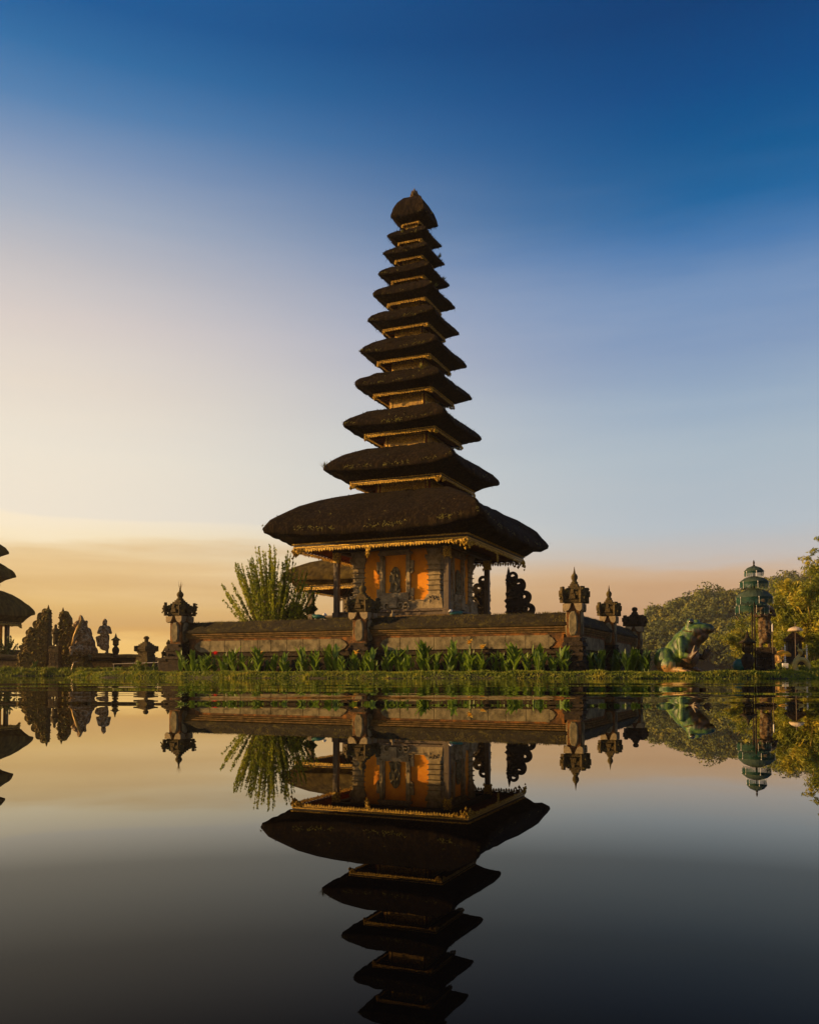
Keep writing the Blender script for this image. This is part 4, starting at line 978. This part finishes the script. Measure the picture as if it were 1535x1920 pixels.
def figure(name, label, loc, rz, H, m, ped=0, pedm='stone_dark', arms=0, seed=1, crown=True, group=None, cat='statue', leg=False, bulk=1.0, voxel=.022, skirt=True):
    """standing carved guardian of height H on a pedestal"""
    random.seed(seed); r = empty(name, loc, rz, label, cat, group); k = (H - ped) / 1.75; z = ped
    s_ = lambda *a: tuple(k * v for v in a)
    def Lm(p, q, a, b): return ('limb', (p[0] * k, p[1] * k, p[2] * k + z), (q[0] * k, q[1] * k, q[2] * k + z), a * k * bulk, b * k * bulk)
    def El(x, y, zz_, a, b, c): return (x * k, y * k, zz_ * k + z, a * k * bulk, b * k * bulk, c * k)
    e = [Lm((.11, 0, .85), (.13, -.04, .48), .115, .085), Lm((.13, -.04, .48), (.13, .02, .07), .08, .06), El(.13, -.05, .04, .07, .13, .045),
         El(0, 0, .90, .20, .15, .15), Lm((0, 0, .9), (0, 0, 1.3), .16, .17), El(0, -.05, 1.05, .17, .14, .15), Lm((-.18, 0, 1.36), (.18, 0, 1.36), .085, .085), Lm((0, 0, 1.38), (0, 0, 1.48), .06, .055),
         El(0, -.02, 1.58, .10, .11, .125), El(0, -.13, 1.56, .03, .03, .03), El(-.10, 0, 1.58, .025, .03, .05), El(.10, 0, 1.58, .025, .03, .05)]
    if leg: e += [Lm((-.11, 0, .85), (-.34, -.10, .80), .11, .085), Lm((-.34, -.10, .80), (-.30, -.06, .42), .075, .055), El(-.30, -.1, .40, .06, .11, .04)]
    else: e += [Lm((-.11, 0, .85), (-.13, -.04, .48), .115, .085), Lm((-.13, -.04, .48), (-.13, .02, .07), .08, .06), El(-.13, -.05, .04, .07, .13, .045)]
    if skirt: e += [El(0, 0, .62, .19, .15, .34), El(0, 0, .35, .20, .16, .2)]
    if crown: e += [El(0, 0, 1.70, .10, .10, .07), El(0, 0, 1.76, .06, .06, .09), El(-.09, 0, 1.70, .03, .05, .08), El(.09, 0, 1.70, .03, .05, .08)]
    if arms == 0: e += [Lm((-.22, 0, 1.34), (-.32, -.04, 1.08), .07, .055), Lm((-.32, -.04, 1.08), (-.12, -.22, 1.08), .05, .04), Lm((.22, 0, 1.34), (.32, -.04, 1.08), .07, .055), Lm((.32, -.04, 1.08), (.12, -.22, 1.12), .05, .04)]
    else: e += [Lm((-.22, 0, 1.34), (-.38, -.05, 1.50), .07, .055), Lm((-.38, -.05, 1.50), (-.28, -.08, 1.76), .05, .04), Lm((.22, 0, 1.34), (.34, -.05, 1.10), .07, .055), Lm((.34, -.05, 1.10), (.42, -.2, 1.2), .05, .04)]
    for _ in range(26):
        a = random.uniform(0, 6.28); e.append(El(.19 * math.cos(a), .15 * math.sin(a), random.uniform(.3, 1.38), .035, .035, .05))
    blob('figure', e, voxel, m, r, .012 * k, 12, 1)
    if ped:
        p = MB(); w_ = .30 * k * bulk; p.cbox((0, 0), w_ * 1.15, 0, ped * .22); p.cbox((0, 0), w_, ped * .22, ped * .75); p.cbox((0, 0), w_ * 1.15, ped * .75, ped * .88); p.cbox((0, 0), w_ * 1.02, ped * .88, ped + .01)
        for _ in range(50): p.lump((random.uniform(-w_, w_), -w_, random.uniform(.1, ped)), .04)
        p.rough(.008, 6); bev(p.build('pedestal', pedm, r), .01)
    return r
sg = wp(1434, 1250, 24.4); figure('guardian_statue', 'painted standing guardian statue on dark pedestal right of the green parasols', (sg.x, sg.y, .15), R(-18), wp(0, 1118, 24.4).z - .15, 'painted_statue', .68, seed=5, bulk=.92)
# thin white rods near it
q = wp(1446, 1250, 24.0); r = empty('offering_staff', (q.x + .03, q.y, .15), 0, 'thin pale staff planted beside the painted guardian', 'staff')
m_ = MB(); m_.tube([(0, 0, 0), (.0, 0, 1.15)], .010, 6); m_.build('shaft', 'post_wood', r); m_ = MB(); m_.lathe([(.004, 1.10), (.02, 1.12), (.022, 1.28), (.004, 1.34)], 6); m_.build('tassel', 'white_paint', r)
# seated guardian by the left pillar
def seated(name, label, loc, rz, H, m, seed=2, voxel=.016, ledge=True, bulk=1.0):
    r = empty(name, loc, rz, label, 'statue'); k = H; random.seed(seed)
    L_ = lambda p, q, a, b: ('limb', tuple(v * k for v in p), tuple(v * k for v in q), a * k * bulk, b * k * bulk)
    E_ = lambda x, y, z, a, b, c: (x * k, y * k, z * k, a * k * bulk, b * k * bulk, c * k)
    e = [E_(0, 0, .14, .20, .17, .13), L_((0, 0, .15), (0, -.02, .55), .17, .15), E_(0, -.08, .30, .15, .14, .14), L_((-.15, 0, .60), (.15, 0, .60), .08, .08), L_((0, 0, .6), (0, -.01, .72), .07, .06), E_(0, -.03, .80, .11, .12, .12), E_(0, -.15, .78, .03, .03, .03), E_(0, 0, .91, .09, .09, .06), E_(0, 0, .97, .05, .05, .05),
         L_((-.12, -.02, .14), (-.20, -.26, .26), .10, .08), L_((-.20, -.26, .26), (-.16, -.26, .04), .07, .055), L_((.12, -.02, .14), (.20, -.26, .26), .10, .08), L_((.20, -.26, .26), (.16, -.26, .04), .07, .055), E_(-.16, -.32, .03, .06, .10, .035), E_(.16, -.32, .03, .06, .10, .035),
         L_((-.19, 0, .58), (-.26, -.10, .38), .065, .05), L_((-.26, -.10, .38), (-.16, -.26, .32), .05, .04), L_((.19, 0, .58), (.26, -.10, .38), .065, .05), L_((.26, -.10, .38), (.10, -.2, .42), .05, .04)]
    blob('figure', e, voxel, m, r, .012 * k, 14, 1); return r
ps_ = PL - U * .42 + Vector((0, 0, .60)); 
r = seated('seated_guardian', 'small seated stone guardian on the ledge of the left wall pillar', ps_, YAW, .56, 'stone_mossy')
b = MB(); b.box(-.20, .20, -.24, .22, -.55, -.10); b.box(-.26, .24, -.28, .24, -.10, 0); b.rough(.006, 6); bev(b.build('ledge', 'stone_dark', r), .01)

# painted little animals on the temple terrace
def turtle(label, px, py, D, s=1):
    p = wp(px, py, D); r = empty('animal_figurine', p, R(20), label, 'figurine')
    blob('body', [(0, 0, .06, .17, .11, .075), (.13, 0, .09, .07, .06, .055), (-.10, .0, .04, .13, .10, .045)], .012, 'teal_paint', r, .003, 12, 1)
    blob('head', [(-.19, 0, .13, .055, .05, .05), (-.24, 0, .115, .03, .035, .025)], .01, 'white_paint', r, 0, 10, 1).location = (0, 0, 0); return r
turtle('small teal figurine with white head behind the left wall coping', 597, 1160, 27.2).rotation_euler[2] = PI
turtle('small teal figurine with white head beside the front temple post', 856, 1154, 26.2)
p = wp(736, 1158, 26.4); r = empty('offering_jar', p, 0, 'small pale jar on the terrace before the niche', 'jar'); q = MB(); q.lathe([(.05, 0), (.075, .05), (.07, .10), (.03, .14), (.025, .2), (.03, .22)], 12); q.build('body', 'stone_pale', r, True)

# ------------------------------------------------------------------ left bank
D_ = 48
tl = wp(-112, 1200, 51); CL = Vector((tl.x + 1.6, 51, 0))
t2 = empty('pagoda_temple', CL, YAW, 'smaller thatched pagoda temple cut off by the left edge, standing on the far bank', 'temple')
def tipfit(px, py): 
    # right tip of a roof centred at CL: solve half-diagonal
    a = math.radians(21.44); lo, hi = .5, 8
    for _ in range(40):
        m_ = (lo + hi) / 2; x = CL.x + m_ * math.cos(a); y = CL.y + m_ * math.sin(a)
        pxx = CX + F * x / (y * 1.0)
        if pxx < px: lo = m_
        else: hi = m_
    return lo, wp(px, py, CL.y + lo * math.sin(a)).z
pr_ = [tipfit(66, 1151), tipfit(29, 1081), tipfit(15, 1037)]
for i, (rd, z) in enumerate(pr_):
    tier(t2, 50 + i, rd, z, rd * (.80 if i == 0 else .66), z - (.55 if i == 0 else .42), None if i == 0 else pr_[i - 1][1] + .25 * pr_[i - 1][0], 1.5, 1.5 if i == 0 else .75 * rd * .5, 500, 'thatch_pale_glow', detail=.4)
b = MB(); b.cbox((0, 0), 2.6, .2, 1.35); b.cbox((0, 0), 2.7, 1.35, 1.5); b.build('plinth', 'stone_warm', t2)
b = MB(); b.cbox((0, 0), 1.3, 1.5, 3.2); b.build('chamber_wall', 'orange_plaster', t2)
hp = pr_[0][0] * .8 / math.sqrt(2) * .72
for (sx, sy) in ((-1, -1), (1, -1), (1, 1), (-1, 1)):
    b = MB(); b.cbox((sx * hp, sy * hp), .10, .2, 3.15); b.build('post', 'post_wood', t2)

# low hedge-dark wall of the left bank
a = wp(-60, 1250, 46.5); b_ = wp(288, 1250, 46.5)
lw = empty('low_wall', (a.x, 46.3, 0), 0, 'low dark mossy wall along the left bank beneath the statues', 'wall'); L = b_.x - a.x
q = MB(); q.box(0, L, 0, .5, .1, .35); q.box(0, L, .06, .44, .35, .85); q.box(0, L, -.02, .52, .85, .95); q.rough(.02, 2); bev(q.build('wall_base', 'stone_dark', lw), .02)
q = MB(); nx = int(L / .2); V = []; prof = [(-.06, .95), (-.05, 1.05), (.08, 1.14), (.4, 1.14), (.55, 1.05), (.55, .95)]
for i in range(nx + 1):
    for (y, z) in prof: V.append((L * i / nx, y, z + noise.noise(Vector((i * .23, y * 3, z * 3))) * .05 * (z > 1)))
m_ = len(prof); q.add(V, [(i * m_ + j, (i + 1) * m_ + j, (i + 1) * m_ + j + 1, i * m_ + j + 1) for i in range(nx) for j in range(m_ - 1)] + [tuple(range(m_)), tuple(nx * m_ + j for j in range(m_))[::-1]]); q.build('coping', 'moss_top', lw, True)
q = MB()
for k in range(int(L / 1.6)): q.box(k * 1.6 + .2, k * 1.6 + 1.3, -.015, .058, .45, .78)
q.build('wall_panels', 'stone_warm', lw)

def ht(py, D): return wp(0, py, D).z
gA = wp(93, 1250, 45.2); gate_half('mossy split-gate tower whose spike leans right, next to the cut-off temple', (gA.x, 45.2, .25), 0, -1, (ht(1126, 45.2) - .25) * .92, 1.95, 'stone_glow_tint', 'split gate on the left bank', seed=8, T=.9, ws=(1.0, .96, .80, .76, .66, .36, .20), hook=.05)
gB = wp(114, 1250, 45.2); gate_half('mossy split-gate tower nearest the colourful dragon statue', (gB.x, 45.2, .25), 0, 1, (ht(1131, 45.2) - .25) * .92, 1.85, 'stone_glow_tint', 'split gate on the left bank', seed=9, T=.9, ws=(1.0, .94, .82, .72, .50, .34, .22), hook=.045)
# flanking stele between the halves
st_ = wp(104, 1250, 44.3); figure('guardian_statue', 'short guardian statue on a pedestal in front of the split gate opening', (st_.x, 44.3, .25), 0, ht(1172, 44.3) - .25, 'stone_mossy', 1.25, 'stone_warm', seed=12, bulk=1.25, voxel=.035)
# dragon guardian: crouched figure with a mane of flames
dg = wp(153, 1250, 44.6); r = empty('dragon_statue', (dg.x, 44.6, 1.0), R(15), 'colourful crouching dragon statue with gold crest on the low wall', 'statue')
Hd = ht(1153, 44.6) - 1.0; e = []
k = Hd / 2.0
for (x, y, z, a_, b2, c) in ((0, 0, .35, .45, .35, .38), (.1, 0, .8, .38, .32, .40), (-.05, -.1, 1.25, .28, .26, .3), (-.15, -.15, 1.55, .2, .22, .18), (-.28, -.2, 1.48, .14, .14, .09), (-.05, 0, 1.8, .12, .12, .2), (.25, .1, 1.1, .22, .2, .3), (.42, .1, .6, .2, .2, .3), (.55, .1, .25, .2, .2, .22), (.12, .05, 1.5, .14, .14, .22)): e.append((x * k, y * k, z * k, a_ * k, b2 * k, c * k))
for s in (-1, 1): e += [('limb', (-.1 * k, s * .28 * k, 1.15 * k), (-.32 * k, s * .36 * k, .75 * k), .11 * k, .08 * k), ('limb', (-.32 * k, s * .36 * k, .75 * k), (-.36 * k, s * .25 * k, .38 * k), .08 * k, .06 * k), ('limb', (-.05 * k, s * .3 * k, .3 * k), (-.42 * k, s * .34 * k, .36 * k), .17 * k, .12 * k), ('limb', (-.42 * k, s * .34 * k, .36 * k), (-.44 * k, s * .34 * k, .05 * k), .10 * k, .08 * k)]
random.seed(31)
for i in range(40): e.append((random.uniform(.0, .62) * k, random.uniform(-.25, .25) * k, random.uniform(.15, 1.7) * k * 1.0, .07 * k, .07 * k, .12 * k)) if True else None
e = [q_ for q_ in e if not (q_[0] != 'limb' and q_[2] > k * (1.95 - q_[0] / k * 1.6) and q_[0] > .25 * k)]
blob('figure', e, .035, 'dragon_statue', r, .03, 9, 1)
q = MB(); q.tube([(-.42 * k, -.3 * k, .5 * k), (-.28 * k, -.36 * k, 1.0 * k), (-.12 * k, -.34 * k, 1.4 * k), (.02 * k, -.28 * k, 1.75 * k), (-.05 * k, -.2 * k, 1.98 * k)], [.05, .075, .085, .07, .02], 7); q.build('gold_crest', 'gold_plain', r, True)
# tall guardian with raised leg
g2 = wp(196, 1250, 44.8); figure('guardian_statue', 'slender reddish guardian statue with one bent knee on the left bank', (g2.x, 44.8, .95), R(8), ht(1163, 44.8) - .95, 'dragon_statue', .2, 'stone_warm', arms=0, seed=14, leg=True, voxel=.03, bulk=1.25)
bpy.context.view_layer.update()
g3 = wp(217, 1250, 45.0); lantern('small roofed stone lantern between the slender guardian and the round finial', (g3.x, 45.0, .95), (ht(1187, 45) - .95) / 1.6, 'stone_warm')
# round-topped wall finial
g4 = wp(269, 1250, 46.0); r = empty('wall_finial', (g4.x, 46.5, .2), YAW, 'squat stepped stone finial at the right end of the low wall', 'finial')
q = MB(); q.cbox((0, 0), .42, 0, .8); q.cbox((0, 0), .30, .8, 1.0); zf = 1.0
for (h, dz) in ((.34, .08), (.40, .10), (.44, .14), (.36, .08), (.29, .07), (.22, .07), (.15, .07)): q.cbox((0, 0), h, zf, zf + dz); zf += dz
for k in range(4):
    M = Matrix.Rotation(k * PI / 2 + PI / 4, 4, 'Z'); q.box(.42, .62, -.12, .12, 1.1, 1.38, M)
q.rough(.012, 4); bev(q.build('body', 'stone_mossy', r), .012); q = MB(); q.lathe([(.1, zf), (.12, zf + .05), (.09, zf + .09), (.15, zf + .16), (.14, zf + .24), (.05, zf + .30)], 10); q.build('knob', 'stone_mossy', r, True)
# water pipes
r = empty('water_pipe', (wp(128, 1250, 42.9).x, 43.3, .0), 0, 'bent metal water pipe rising from the left shore', 'pipe'); q = MB(); q.tube([(0, 0, -.1), (.02, 0, .35), (.10, 0, .62), (.14, 0, .68), (.22, 0, .70), (.36, 0, .74)], .014, 8); q.build('pipe', 'metal_pipe', r, True)
a = wp(212, 1245, 42.0); b_ = wp(306, 1242, 36.0); r = empty('hand_rail', (a.x, a.y, 0), 0, 'thin metal rail running from the low wall to the left pillar', 'rail'); q = MB(); q.tube([(0, 0, a.z), (b_.x - a.x, b_.y - a.y, b_.z)], .018, 8)
for f in (.02, .98): q.tube([((b_.x - a.x) * f, (b_.y - a.y) * f, -.2), ((b_.x - a.x) * f, (b_.y - a.y) * f, a.z + (b_.z - a.z) * f)], .025, 6)
q.build('rail_bar', 'metal_pipe', r)
# small shrub under the left temple
s1 = wp(8, 1250, 47); shrub('small_shrub', (s1.x, 47.2, .9), 16, 1.35, .75, 60, .07, 'bush_dark', 'small leafy shrub below the roof of the left cut-off temple', 71)
s2 = wp(276, 1250, 30.5); 
r = shrub('leafy_clump', (wp(276, 1250, 28.2).x, 28.0, .12), 9, .45, .22, 22, .05, 'grass', 'low leafy clump on the grass left of the left pillar', 72, mstem='stem')
s3 = wp(60, 1250, 44); shrub('young_plant', (s3.x, 44.2, .25), 4, .65, .12, 26, .07, 'canna_dark', 'young upright plant against the foot of the left bank wall', 73, mstem='stem')

# ------------------------------------------------------------------ right bank
def figure_small(): pass
y1 = wp(1459, 1250, 35.8); seated('seated_statue', 'sunlit seated statue under the small yellow parasol', (y1.x, y1.y + .4, .2), R(-50), 1.0, 'gold_statue', voxel=.022)
yu = wp(1466, 1250, 36.4); parasol('small bright yellow parasol over the seated statue', (yu.x, yu.y, .2), [(.34, wp(0, 1227, 36.4).z - .2, .16, .09)], wp(0, 1220, 36.4).z - .2, 'umbrella_yellow', 'umbrella_yellow', .06, name='yellow_parasol', pend=False, pm='post_wood')
yc = wp(1491, 1250, 37); parasol('cream parasol on a tall bare pole near the bamboo', (yc.x, yc.y, .2), [(.30, wp(0, 1182, 37).z - .2, .16, .04)], wp(0, 1174, 37).z - .2, 'umbrella_cream', 'umbrella_cream', .04, name='cream_parasol', pend=False, pm='post_wood')
wb = wp(1471, 1250, 35.6); r = empty('offering_box', (wb.x, wb.y, .2), R(-12), 'white square box on a stone step beside the seated statue', 'box'); q = MB(); q.box(-.11, .11, -.1, .1, .14, .34); bev(q.build('box', 'white_paint', r), .01); q = MB(); q.box(-.35, .3, -.16, .2, -.1, .1); q.box(-.2, .2, -.13, .14, .1, .138); bev(q.build('step', 'stone_dark', r), .01)
sh = wp(1488, 1250, 39); r = empty('shrine', (sh.x, sh.y, .2), R(-15), 'dark small shrine behind the cream parasol', 'shrine'); q = MB(); q.cbox((0, 0), .48, -.1, .45); q.cbox((0, 0), .40, .45, .9, .03); q.cbox((0, 0), .30, .9, 1.35, .02); q.cbox((0, 0), .38, 1.35, 1.42); q.rough(.01, 4); bev(q.build('body', 'stone_dark', r), .01)
q = MB(); q.cbox((0, 0), .42, 1.42, 1.75, .34); q.build('roof', 'thatch', r)
for sx in (-1, 1):
    q = MB()
    for k in range(9): q.box(sx * .44 - .035, sx * .44 + .035, -.52, -.485, .35 + k * .09, .395 + k * .09)
    q.box(sx * .44 - .01, sx * .44 + .01, -.483, -.45, .3, 1.2); q.build('checked_cloth', 'white_paint', r)
ng = wp(1500, 1250, 35); r = empty('naga_statue', (ng.x - .05, ng.y, .08), R(10), 'golden serpent statue with coiled body and curled tail at the waterline', 'statue', None, 1.3)
q = MB(); pts = []; rad = []
for i in range(40):
    f = i / 39; a_ = R(200) + f * 2 * PI * 1.05
    pts.append((.05 + .24 * math.cos(a_) * (1 - .2 * f), -.1 + .12 * f, .25 + .22 * math.sin(a_))); rad.append(.055 + .02 * math.sin(PI * f))
for i in range(1, 14):
    f = i / 13; pts.append((.05 + .2 * math.cos(R(200 + 378)) * .8 + f * .05 - .25 * math.sin(PI * f) * .5 + .1 * f, .02 + .05 * f, .25 + .22 * math.sin(R(578)) + .50 * f)); rad.append(.075 * (1 - .35 * f))
q.tube(pts, rad, 10); hx, hy, hz_ = pts[-1]
q.tube([(hx, hy, hz_ - .02), (hx + .02, hy - .02, hz_ + .06), (hx - .05, hy - .06, hz_ + .12), (hx - .14, hy - .10, hz_ + .13)], [.055, .07, .06, .025], 8)
q.build('body', 'naga_paint', r, True); q = MB(); q.tube([(hx + .02, hy, hz_ + .08), (hx + .12, hy, hz_ + .16), (hx + .22, hy, hz_ + .2), (hx + .30, hy, hz_ + .30)], [.03, .028, .02, .006], 6); q.tube([(hx - .02, hy, hz_ + .12), (hx - .08, hy, hz_ + .24), (hx - .04, hy, hz_ + .34)], [.025, .02, .006], 6); q.tube([(hx - .08, hy, hz_ + .24), (hx - .16, hy, hz_ + .30)], [.018, .005], 5); q.build('horns', 'naga_paint', r, True)
rk = MB(); rk.lathe([(.35, -.15), (.38, -.02), (.3, .03), (.1, .05)], 9); rk.rough(.04, 3); rk.build('rock_base', 'stone_warm', r, True)

def bamboo(label, x, y, H, spread, nc, nleaf, seed, gx=0.):
    random.seed(seed); np.random.seed(seed); r = empty('bamboo_clump', (x, y, .2), 0, label, 'bamboo', 'bamboo clumps on the right bank')
    st = MB(); CL_ = []
    for i in range(nc):
        a = random.uniform(0, 2 * PI); q_ = math.sqrt(random.random()); tx, ty = math.cos(a) * spread * q_ + gx, math.sin(a) * spread * q_ * .7; hh = H * (1.0 - .45 * q_ ** 2) * random.uniform(.8, 1.03); pts = []
        for k in range(11):
            f = k / 10; pts.append(Vector((.35 * math.cos(a) * q_ + tx * f ** 1.7, .35 * math.sin(a) * q_ + ty * f ** 1.7, hh * (f - .16 * f ** 3 * q_) )))
        st.tube(pts, [.045 * (1 - .85 * k / 10) + .004 for k in range(11)], 6, False)
        for c in range(nleaf // 110):
            f = (.2 + .8 * random.random() ** .75) * 10; j = min(9, int(f)); p = pts[j].lerp(pts[j + 1], f - j); w_ = .75 * (1.15 - f / 14)
            cpt = p + Vector((random.gauss(0, w_ * .6), random.gauss(0, w_ * .5), random.gauss(-.1, w_ * .35)))
            CL_.append((tuple(cpt), random.uniform(.28, .5)))
    st.build('culms', 'bamboo_culm', r, True)
    vs_ = []; fs_ = []; of = 0
    for (c_, rr) in CL_:
        if c_[2] < .45: continue
        v, f = crown_leaves(c_, (rr * 1.6, rr * 1.4, rr * 1.2), 75, 5, .10, .8, .8, .24, .5); vs_.append(v); fs_.append(f + of); of += len(v)
    np_mesh('leaves', np.concatenate(vs_), np.concatenate(fs_), 'bamboo_leaf', r)['kind'] = 'stuff'
def bpos(px, D): return wp(px, 1250, D).x
bamboo('golden bamboo clump nearest the frame edge, culms bare at its foot', bpos(1530, 43), 43, 6.7, 2.3, 30, 2400, 81, .2)
bamboo('golden bamboo clump left of the tallest one, above the yellow parasol', bpos(1476, 46), 46, 5.0, 1.6, 26, 2300, 82, 0)
bamboo('bamboo clump farthest right beyond the frame-edge clump', bpos(1585, 48), 48, 7.3, 2.2, 20, 2200, 83, 0)
bamboo('low bamboo clump showing beside the fringes of the green parasols', bpos(1432, 52), 52, 4.5, 1.9, 16, 1800, 84, -.3)
# undergrowth on the right bank
for (px, D, s, lab, sd_) in ((1532, 36, .7, 'leafy undergrowth bush at the right frame edge by the water', 91), (1448, 36, .6, 'low dark bush behind the seated statue', 92)):
    x = bpos(px, D); r = empty('undergrowth_bush', (x, D, .15), 0, lab, 'bush'); np.random.seed(sd_)
    P = crown_pts((0, 0, .35 * s), (.9 * s, .6 * s, .5 * s), 1800, 9); V, Fq = leaf_cloud(P, .06, .4); np_mesh('leaves', V, Fq, 'bush_leaf', r)

# ------------------------------------------------------------------ forested hill and far shores
np.random.seed(17); random.seed(17)
ridge = [(1100, 1262), (1150, 1235), (1175, 1205), (1196, 1165), (1225, 1141), (1265, 1122), (1310, 1106), (1345, 1103), (1385, 1107), (1420, 1092), (1480, 1072), (1540, 1066), (1700, 1050), (1900, 1080)]
DR = 225.; DF = 150.
def hill_h(x, y):
    px = CX + F * x / y; top = wp(0, np.interp(px, [r_[0] for r_ in ridge], [r_[1] for r_ in ridge]), DR).z - 5.6
    f = (y - DF) / (DR - DF); 
    return max(-.5, top * (1 - (1 - min(1, max(0, f))) ** 1.7) if f <= 1 else top * (1 - .3 * (f - 1))) if f > 0 else -.5
nx, ny = 84, 36; V = []
for j in range(ny):
    for i in range(nx):
        x = 14 + i * 2.6; y = DF - 3 + j * 3.2; V.append((x, y, hill_h(x, y) + noise.noise(Vector((x * .06, y * .06, 0))) * 1.2))
Fq = [(j * nx + i, j * nx + i + 1, (j + 1) * nx + i + 1, (j + 1) * nx + i) for j in range(ny - 1) for i in range(nx - 1)]
h = np_mesh('hill', V, Fq, 'forest_floor', smooth=True); tag(h, kind='structure')
VV = []; FF = []; off = 0; cnt = 0; TR = MB()
while cnt < 820:
    y = random.uniform(DF + 1, DR + 14); x = random.uniform(30, 150)
    px = CX + F * x / y
    if px > 1640 or px < 1165: continue
    z = hill_h(x, y)
    if z < .3: continue
    cnt += 1; rr = random.uniform(1.2, 2.9) * (1.3 if random.random() < .18 else 1); hgt = random.uniform(1.0, 2.2) + (1.0 if random.random() < .12 else 0)
    c = (x, y, z + hgt); v, f = crown_leaves(c, (rr * 1.35, rr * 1.35, rr * random.uniform(1.1, 1.7)), int(430 * rr / 2), 9, .30); VV.append(v); FF.append(f + off); off += len(v)
    TR.tube([(x, y, z - .5), (x + random.uniform(-.3, .3), y, z + hgt)], [.22, .12], 5, False)
o = np_mesh('forest', np.concatenate(VV), np.concatenate(FF), 'forest_leaf'); tag(o, 'hazy wooded hillside across the lake on the right', 'forest', kind='stuff')
tk = TR.build('trunks', 'bark', o); tk['kind'] = 'stuff'
# thin far shore on the left
VV = []; FF = []; off = 0
for i in range(160):
    x = random.uniform(-260, -20); y = random.uniform(300, 330); c = (x, y, random.uniform(.5, 3.0)); P = crown_pts(c, (4.5, 3, 2.4), 150, 7); v, f = leaf_cloud(P, .6, .6); VV.append(v); FF.append(f + off); off += len(v)
o = np_mesh('forest', np.concatenate(VV), np.concatenate(FF), 'forest_leaf'); tag(o, 'thin line of distant woods across the lake on the left', 'forest', kind='stuff')
q = MB(); q.box(-300, 0, 295, 340, -.5, 1.0, None, 4, 8); q.build('far_shore', 'forest_floor')['kind'] = 'structure'

# ------------------------------------------------------------------ morning haze
hz = MB(); hz.box(-340, 340, -40, 380, -1.5, 27)
ho = hz.build('haze', None); tag(ho, 'thin warm morning haze over the lake', 'haze', kind='stuff')
hm = bpy.data.materials.new('haze'); hm.use_nodes = True; t = hm.node_tree; t.nodes.clear()
pv_ = N(t, 'ShaderNodeVolumePrincipled'); pv_.inputs['Color'].default_value = (1, .88, .70, 1); pv_.inputs['Density'].default_value = .0004; pv_.inputs['Anisotropy'].default_value = .35
ou = N(t, 'ShaderNodeOutputMaterial'); t.links.new(pv_.outputs[0], ou.inputs['Volume']); ho.data.materials.append(hm)
